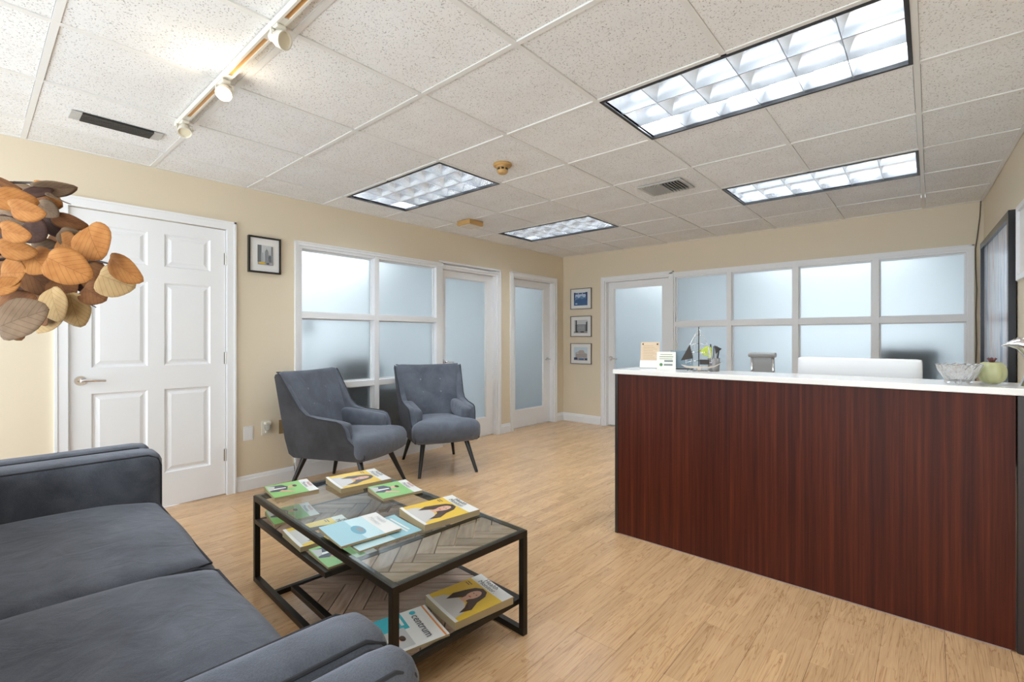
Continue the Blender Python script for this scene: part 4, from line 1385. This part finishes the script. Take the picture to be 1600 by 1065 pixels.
prism('triangle_sail', [(-.050, .155), (-.100, .062), (-.032, .075)], -.012, -.0105, 'y', M_DSAIL, t)
prism('triangle_sail', [(.085, .150), (.125, .130), (.092, .100)], .010, .0115, 'y', M_DSAIL, t)
boxes('deck_house', [(.005, .055, -.010, .010, .040, .068)], M_DSAIL, t, 0.002)
for x0 in (-.07, -.045, .02):
    tube('rigging', [(x0, 0, .042), (0, 0, .25)], .0009, M_CHROME, t, 5)
# pen cup
t = thing('pen_cup', 'grey mesh pen cup with pens and a green tag beside the ship ornament', 'pen cup', (3.130, -2.90, CT), 0)
lathe('cup', [(0, 0), (.030, 0), (.033, .075), (.030, .075), (.028, .004), (0, .004)], mat('grey_mesh', (0.30, 0.29, 0.29), 0.4, 0.5), t, 20)
random.seed(3)
PEN = [mat('pen_black', (.03, .03, .035), .35), mat('pen_silver', (.5, .5, .52), .3, .7), mat('pen_dark', (.07, .07, .09), .35), mat('pen_white', (.7, .7, .7), .35), mat('pen_grey', (.16, .17, .18), .35)]
for k in range(5):
    a = k * 1.26
    bx, by = .012 * math.cos(a), .012 * math.sin(a)
    tx, ty = .030 * math.cos(a), .030 * math.sin(a)
    tube('pen', [(bx, by, .006), (tx, ty, .135 + .01 * (k % 3))], .0045, PEN[k], t, 8)
bm = bmesh.new()
for q, (a, b2, c, d) in enumerate(((-.055, .115, .026, .014), (-.030, .128, .024, .016), (-.018, .098, .014, .028), (-.040, .100, .020, .010))):
    bm2 = [bm.verts.new((a + c * math.cos(k * .7854), -.010 - .003 * q, b2 + d * math.sin(k * .7854))) for k in range(8)]
    bb = [bm.verts.new((v.co.x, v.co.y + .002, v.co.z)) for v in bm2]
    bm.faces.new(bm2); bm.faces.new(bb[::-1])
    for k in range(8):
        bm.faces.new((bm2[k], bm2[(k + 1) % 8], bb[(k + 1) % 8], bb[k]))
atube(bm, [(-.02, -.01, .10), (-.008, 0, .04)], .0018, 6)
fin('green_leaf_tag', bm, mat('lime_green', (0.50, 0.58, 0.06), 0.5), t)
# cut crystal bowl
M_CRYS = mat('cut_crystal', (0.96, 0.97, 0.98), 0.02, 0.0, Transmission_Weight=0.85, IOR=1.52)
t = thing('crystal_bowl', 'cut crystal glass bowl near the right end of the countertop', 'bowl', (4.165, -3.045, CT), 0)
bm = bmesh.new()
seg = 28
rows_ = [(.034, .012), (.044, .020), (.054, .036), (.064, .056), (.073, .078), (.070, .079), (.060, .058), (.049, .038), (.038, .024), (.020, .018)]
rg_ = []
for q, (r_, z_) in enumerate(rows_):
    ring = []
    for k in range(seg):
        a = (k + 0.5 * (q % 2)) * 2 * math.pi / seg
        rr_ = r_ * (1 + (.045 if q < 5 and k % 2 else 0))
        zz_ = z_ + (.006 if q in (4, 5) and k % 2 else 0)
        ring.append(bm.verts.new((rr_ * math.cos(a), rr_ * math.sin(a), zz_)))
    rg_.append(ring)
for a, b2 in zip(rg_, rg_[1:]):
    for k in range(seg):
        bm.faces.new((a[k], a[(k + 1) % seg], b2[k]))
        bm.faces.new((a[(k + 1) % seg], b2[(k + 1) % seg], b2[k]))
bm.faces.new(rg_[0][::-1]); bm.faces.new(rg_[-1])
fin('bowl', bm, M_CRYS, t)
for k in range(3):
    a = k * 2.094 + 0.5
    bm = bmesh.new()
    bmesh.ops.create_icosphere(bm, subdivisions=1, radius=.013)
    fin('foot', bm, M_CRYS, t, loc=(.040 * math.cos(a), .040 * math.sin(a), .0125))
# pale pumpkin
t = thing('ceramic_pumpkin', 'pale green ceramic pumpkin with a dark stem beside the crystal bowl', 'pumpkin', (4.268, -2.965, CT), 0)
bm = bmesh.new()
ns, nr = 40, 14
rings = []
for q in range(nr + 1):
    ph = math.pi * q / nr
    rr_ = .047 * math.sin(ph) ** 0.7 if 0 < q < nr else 0
    zz_ = .050 - .048 * math.cos(ph) - .010 * math.exp(-((math.pi - ph) / .35) ** 2)
    if q in (0, nr):
        rings.append([bm.verts.new((0, 0, max(zz_, .001)))])
    else:
        rings.append([bm.verts.new((rr_ * (1 - .10 * abs(math.cos(4 * (k * 2 * math.pi / ns))) ** 6) * math.cos(k * 2 * math.pi / ns), rr_ * (1 - .10 * abs(math.cos(4 * (k * 2 * math.pi / ns))) ** 6) * math.sin(k * 2 * math.pi / ns), zz_)) for k in range(ns)])
for a, b2 in zip(rings, rings[1:]):
    for k in range(ns):
        q = list(dict.fromkeys([a[k % len(a)], a[(k + 1) % len(a)], b2[(k + 1) % len(b2)], b2[k % len(b2)]]))
        if len(q) > 2:
            bm.faces.new(q)
fin('body', bm, mat('sage_ceramic', (0.42, 0.42, 0.22), 0.35), t, smooth=True)
bm = bmesh.new()
for k in range(4):
    a = k * 1.57
    atube(bm, [(0, 0, .084), (.006 * math.cos(a), .006 * math.sin(a), .100), (.013 * math.cos(a), .013 * math.sin(a), .108)], [.005, .005, .004], 8)
fin('stem', bm, mat('maroon_stem', (0.10, 0.025, 0.025), 0.5), t, smooth=True)
# silver bird-shaped pitcher at the right edge
t = thing('silver_ornament', 'curved shiny silver bird-like ornament at the right edge of countertop', 'ornament', (4.395, -2.965, CT), R(0))
bm = bmesh.new()
path = [(0, 0, .0), (0, 0, .03), (-.004, 0, .07), (-.012, 0, .105), (-.018, 0, .135), (-.030, 0, .160), (-.055, 0, .170), (-.078, 0, .165), (-.100, 0, .158)]
atube(bm, path, [.050, .040, .026, .022, .026, .032, .024, .010, .002], 20)
fin('body', bm, M_CHROME, t, smooth=True, angle=60)
prism('crest', [(-.100, .160), (-.070, .180), (-.030, .195), (.04, .205), (.03, .190), (-.03, .178)], -.014, .014, 'y', M_CHROME, t, 0.002)

# desk, monitor and chair behind the counter
t = thing('desk', 'white desk surface hidden behind the reception counter', 'desk', (3.60, -2.46, 0))
box('desktop', -.95, .80, -.32, .34, .715, .745, M_WHITEPL, t, 0.003)
for x in (-.9, .74):
    box('leg_panel', x - .02, x + .02, -.30, .30, 0, .715, M_WHITEPL, t)
t = thing('computer_monitor', 'back of a wide white computer monitor behind the reception counter', 'monitor', (3.775, -2.60, .745), R(-1))
rcube('display_shell', (0, 0, 0.176), (.545, .045, .335), .012, M_WHITEPL, t, 8, (0, .004, 0))
box('screen', -.262, .262, .024, .026, 0.02, .335, M_BLACK, t)
boxes('stand', [(-.09, .09, -.02, .14, 0, .008), (-.04, .04, .0275, .04, .008, .20)], M_NICKEL, t, 0.002)
t = thing('office_chair', 'grey office chair with chrome roll-top back behind the reception counter', 'office chair', (3.06, -1.50, 0), R(-12))
M_MESHG = mat('grey_leather', (0.42, 0.43, 0.44), 0.45)
bm = bmesh.new()
for s in (-1, 1):
    atube(bm, [(s * .092, .02, .48), (s * .090, -.01, .70), (s * .085, -.03, .92), (s * .083, -.035, 1.055)], .012, 8)
fin('back_frame', bm, M_CHROME, t, smooth=True)
rcube('back_pad', (0, -.012, .76), (.165, .02, .57), .008, M_MESHG, t, 5, rot=(R(4), 0, 0))
tube('top_roll', [(-.105, -.038, 1.062), (.105, -.038, 1.062)], .020, M_MESHG, t, 14)
rcube('seat', (0, .24, .47), (.46, .46, .05), .02, M_MESHG, t, 6)
tube('gas_column', [(0, .24, .445), (0, .24, .09)], .025, M_CHROME, t, 12)
for k in range(5):
    a = k * 2 * math.pi / 5
    tube('base_arm', [(0, .24, .095), (.27 * math.cos(a), .24 + .27 * math.sin(a), .065)], [.022, .014], M_CHROME, t, 8)
    bm = bmesh.new()
    atube(bm, [(.27 * math.cos(a) - .012, .24 + .27 * math.sin(a), .028), (.27 * math.cos(a) + .012, .24 + .27 * math.sin(a), .028)], .028, 14)
    fin('caster', bm, M_BLACK, t)

# unseen glowing panels added to brighten the frosted panes from behind
M_FILL = m_emit('added_fill_glow', (0.86, 0.94, 1.0), 3.5)
for (px_, py_, w_, d_, lb) in ((-1.4, -2.85, 1.2, 1.2, 'added unseen fill panel inside the office behind the left frosted window'),
                               (-1.3, -0.65, 0.9, 0.6, 'added unseen fill panel in the office behind the far left glass door'),
                               (3.10, 1.40, 1.8, 0.6, 'added unseen fill panel inside the office behind the long frosted window'),
                               (0.85, 1.30, 0.6, 1.2, 'added unseen fill panel in the office behind the back wall glass door')):
    t = thing('added_office_light', lb, 'ceiling light', (px_, py_, H), 0, 'added fill panels in the offices')
    boxes('frame', [(-w_ / 2, w_ / 2, -d_ / 2, -d_ / 2 + .02, -.02, 0), (-w_ / 2, w_ / 2, d_ / 2 - .02, d_ / 2, -.02, 0), (-w_ / 2, -w_ / 2 + .02, -d_ / 2 + .02, d_ / 2 - .02, -.02, 0), (w_ / 2 - .02, w_ / 2, -d_ / 2 + .02, d_ / 2 - .02, -.02, 0)], M_WHITEPL, t)
    box('fill_emitter', -w_ / 2 + .02, w_ / 2 - .02, -d_ / 2 + .02, d_ / 2 - .02, -.014, -.006, M_FILL, t)
# furniture blurred behind the frosted panes
t = thing('office_cabinet', 'dark low cabinet blurred behind the frosted glass of the left window', 'cabinet', (-.42, -2.93, 0))
boxes('body', [(-.22, .22, -.54, .54, 0, .70)], M_DARKFURN, t, 0.005)
for s in (-1, 0, 1):
    box('door', .22, .235, s * .35 - .17, s * .35 + .17, .06, .67, M_DARKFURN, t, 0.003)
t = thing('office_printer', 'dark machine blurred behind the middle pane of the left frosted window', 'printer', (-.50, -3.10, .70))
rcube('body', (0, 0, .13), (.34, .46, .26), .04, M_DARKFURN, t, 6)
box('paper_tray', -.10, .16, -.16, .16, .262, .30, M_DARKFURN, t)
t = thing('desk_lamp', 'small dark lamp shade blurred behind the left frosted window', 'lamp', (-.36, -3.63, 0))
lathe('shade', [(.012, 1.42), (.055, 1.26), (.050, 1.26), (.010, 1.41)], M_DARKFURN, t, 16)
tube('pole', [(0, 0, 0.02), (0, 0, 1.41)], .008, M_WHITEPL, t, 8)
lathe('foot', [(0, 0), (.12, 0), (.12, .02), (0, .025)], M_WHITEPL, t, 20)
t = thing('file_cabinet', 'dark cabinet blurred behind the right pane of the long frosted window', 'cabinet', (3.93, .40, 0))
boxes('body', [(-.24, .20, -.16, .20, 0, 1.10)], M_DARKFURN, t, 0.005)
for k in range(3):
    box('drawer', -.22, .18, -.172, -.16, .05 + k * .35, .37 + k * .35, M_DARKFURN, t, 0.003)

# ------------------------------------------------------------------ dried leaf branch on the left
LEAFM = {'o': m_leaf('leaf_orange', (0.30, 0.112, 0.026), (0.42, 0.185, 0.055)), 'b': m_leaf('leaf_brown', (0.13, 0.050, 0.018), (0.22, 0.095, 0.034)),
         'p': m_leaf('leaf_pale', (0.40, 0.25, 0.11), (0.48, 0.33, 0.16)), 'g': m_leaf('leaf_greybrown', (0.15, 0.095, 0.058), (0.22, 0.145, 0.09)), 'd': m_leaf('leaf_dark', (0.040, 0.018, 0.014), (0.085, 0.040, 0.026))}
def leaf_mesh(m):
    """round leaf with a pointed tip, cupped; unit width and height, tip at +x"""
    bm = bmesh.new()
    n, rr_ = 22, 5
    rings = []
    c = bm.verts.new((0, 0, 0))
    for q in range(1, rr_ + 1):
        ring = []
        for k in range(n):
            a = k * 2 * math.pi / n
            rad = 0.5 * (1 + 0.20 * max(0, math.cos(a)) ** 8 - 0.10 * max(0, -math.cos(a)) ** 10) * (1 + 0.02 * math.sin(5 * a))
            s = q / rr_
            x, y = rad * s * math.cos(a), rad * s * math.sin(a)
            z = 0.18 * (y * y) - 0.14 * x * x + 0.020 * math.sin(3 * a + 1) * s * s - 0.012 * math.exp(-(y / 0.04) ** 2)
            ring.append(bm.verts.new((x, y, z)))
        rings.append(ring)
    for k in range(n):
        bm.faces.new((c, rings[0][k], rings[0][(k + 1) % n]))
    for a, b2 in zip(rings, rings[1:]):
        for k in range(n):
            bm.faces.new((a[k], b2[k], b2[(k + 1) % n], a[(k + 1) % n]))
    bmesh.ops.recalc_face_normals(bm, faces=bm.faces[:])
    geom = bmesh.ops.solidify(bm, geom=bm.faces[:], thickness=0.012)
    me = bpy.data.meshes.new('leaf')
    bm.to_mesh(me)
    bm.free()
    me.materials.append(m)
    for p in me.polygons:
        p.use_smooth = True
    return me
LM = {k: leaf_mesh(v) for k, v in LEAFM.items()}
VASE = Vector((2.50, -6.42, 0))
v = thing('floor_vase', 'tall ceramic vase behind the sofa holding the leaf branch', 'vase', VASE)
lathe('body', [(0, 0), (.085, 0), (.12, .10), (.125, .25), (.095, .45), (.055, .58), (.062, .64), (.056, .64), (.048, .58), (.08, .40), (0, .10)], mat('vase_glaze', (.30, .26, .22), .4), v, 28)
br = thing('dried_branch', 'branch of large orange and brown dried leaves at the left edge', 'branch', VASE + Vector((0, 0, 0.11)))
BO = VASE + Vector((0, 0, 0.11))
# x, y, width, height (in a 4.096x crop of the photo starting at 0,270), turn in degrees, colour, depth step
LV = [(70, 170, 215, 125, -5, 'o', -.02), (150, 240, 235, 120, -10, 'o', -.04), (80, 380, 200, 115, -12, 'o', -.03), (90, 490, 200, 120, -8, 'o', .0), (235, 560, 165, 160, -40, 'o', .02),
      (415, 595, 265, 190, -25, 'o', -.06), (590, 430, 215, 215, -60, 'o', -.03), (785, 610, 215, 140, -35, 'o', .0), (725, 685, 205, 190, -20, 'p', .03), (590, 765, 180, 135, -25, 'b', .04),
      (400, 725, 170, 150, -50, 'b', .05), (345, 830, 160, 190, -70, 'p', .02), (470, 865, 150, 185, -85, 'p', .04), (300, 965, 170, 110, 10, 'p', .07), (60, 640, 190, 175, 0, 'o', .02),
      (30, 725, 140, 100, 20, 'o', .01), (115, 935, 275, 225, 20, 'g', -.05), (80, 825, 230, 130, 10, 'b', .03), (275, 900, 120, 130, -60, 'b', .06), (215, 665, 210, 190, -45, 'b', .07),
      (200, 365, 190, 150, -30, 'd', .06), (300, 485, 160, 110, -10, 'g', .08), (290, 225, 165, 95, -30, 'g', .07), (215, 130, 160, 75, 15, 'd', .04), (330, 100, 210, 34, 3, 'g', .05),
      (370, 165, 165, 60, -25, 'g', .03), (425, 310, 175, 80, -15, 'b', .08), (330, 330, 210, 90, -30, 'd', .09), (470, 430, 180, 110, -40, 'g', .07), (545, 480, 65, 125, -80, 'g', .05),
      (610, 665, 140, 185, -60, 'b', .07), (20, 60, 150, 40, -25, 'b', .05), (415, 450, 140, 130, -20, 'o', .06), (100, 290, 210, 70, -10, 'd', .09), (330, 670, 160, 160, -50, 'b', .08),
      (130, 560, 150, 130, -20, 'b', .10), (30, 560, 150, 110, 0, 'b', .09), (180, 770, 170, 110, -15, 'b', .10), (40, 440, 140, 90, 0, 'd', .10), (500, 560, 130, 130, -40, 'b', .10)]
random.seed(8)
for q in range(26):      # leaves deeper in the cluster
    lx, ly = random.choice(LV[:40])[:2]
    LV.append((lx * random.uniform(.75, .95) - 10, max(130, ly + random.uniform(-60, 60)), random.uniform(130, 200), random.uniform(90, 150), random.uniform(-80, 30), random.choice('bbbgdob'), random.uniform(.10, .17)))
BD = 1.12
for (lx, ly, lw, lh, a, cc, dd) in LV:
    px, py = lx / 4.096, 270 + ly / 4.096
    dep = BD + dd * 1.3
    P = at(px, py, dep)
    k = dep / FPX / 4.096
    X = RT * math.cos(R(a)) + UP * math.sin(R(a))
    Yv = -RT * math.sin(R(a)) + UP * math.cos(R(a))
    rot = Matrix((X, Yv, X.cross(Yv))).transposed()
    rot = rot @ Euler((R(random.uniform(-22, 22)), R(random.uniform(-18, 18)), 0)).to_matrix()
    ar = abs(math.cos(R(a)))
    o = new_obj('leaf', LM[cc], br, P - BO, rot.to_euler())
    long_, short = max(lw, lh), min(lw, lh)
    o.scale = (long_ * k * 1.16, max(short, long_ * .5) * k * 1.22, long_ * k)
    if short < long_ * .42:      # seen edge-on
        o.rotation_euler = (rot @ Euler((R(68), 0, 0)).to_matrix()).to_euler()
M_STEM = mat('dark_stem', (0.045, 0.028, 0.025), 0.6)
def stem_pts(targets):
    return [Vector(p) - BO for p in targets]
for tip, mid, r_ in ((at(205, 420, 1.20), at(60, 400, 1.22), .004), (at(150, 480, 1.24), at(40, 440, 1.24), .0035), (at(100, 300, 1.20), at(0, 285, 1.20), .0035), (at(150, 400, 1.18), at(20, 395, 1.24), .0035), (at(55, 500, 1.15), at(-40, 470, 1.2), .0035)):
    st0 = VASE + Vector((0.01, 0.0, 0.20))
    st1 = VASE + Vector((0.0, 0.02, 0.66))
    st2 = VASE + Vector((0.02, 0.14, 1.08))
    tube('stem', stem_pts([st0, st1, st2, mid.lerp(st2, .45) + Vector((0, 0, .06)), mid, mid.lerp(tip, .5) + Vector((0, 0, .012)), tip]), [.006, .006, .005, .0045, r_, r_ * .8, .0012], M_STEM, br, 7)
for a in (20, 38, 55):
    p0 = at(130, 415, 1.10)
    tube('twig', stem_pts([p0, p0 + RT * .035 * math.cos(R(a)) + UP * .035 * math.sin(R(a))]), [.0012, .0006], M_STEM, br, 5)
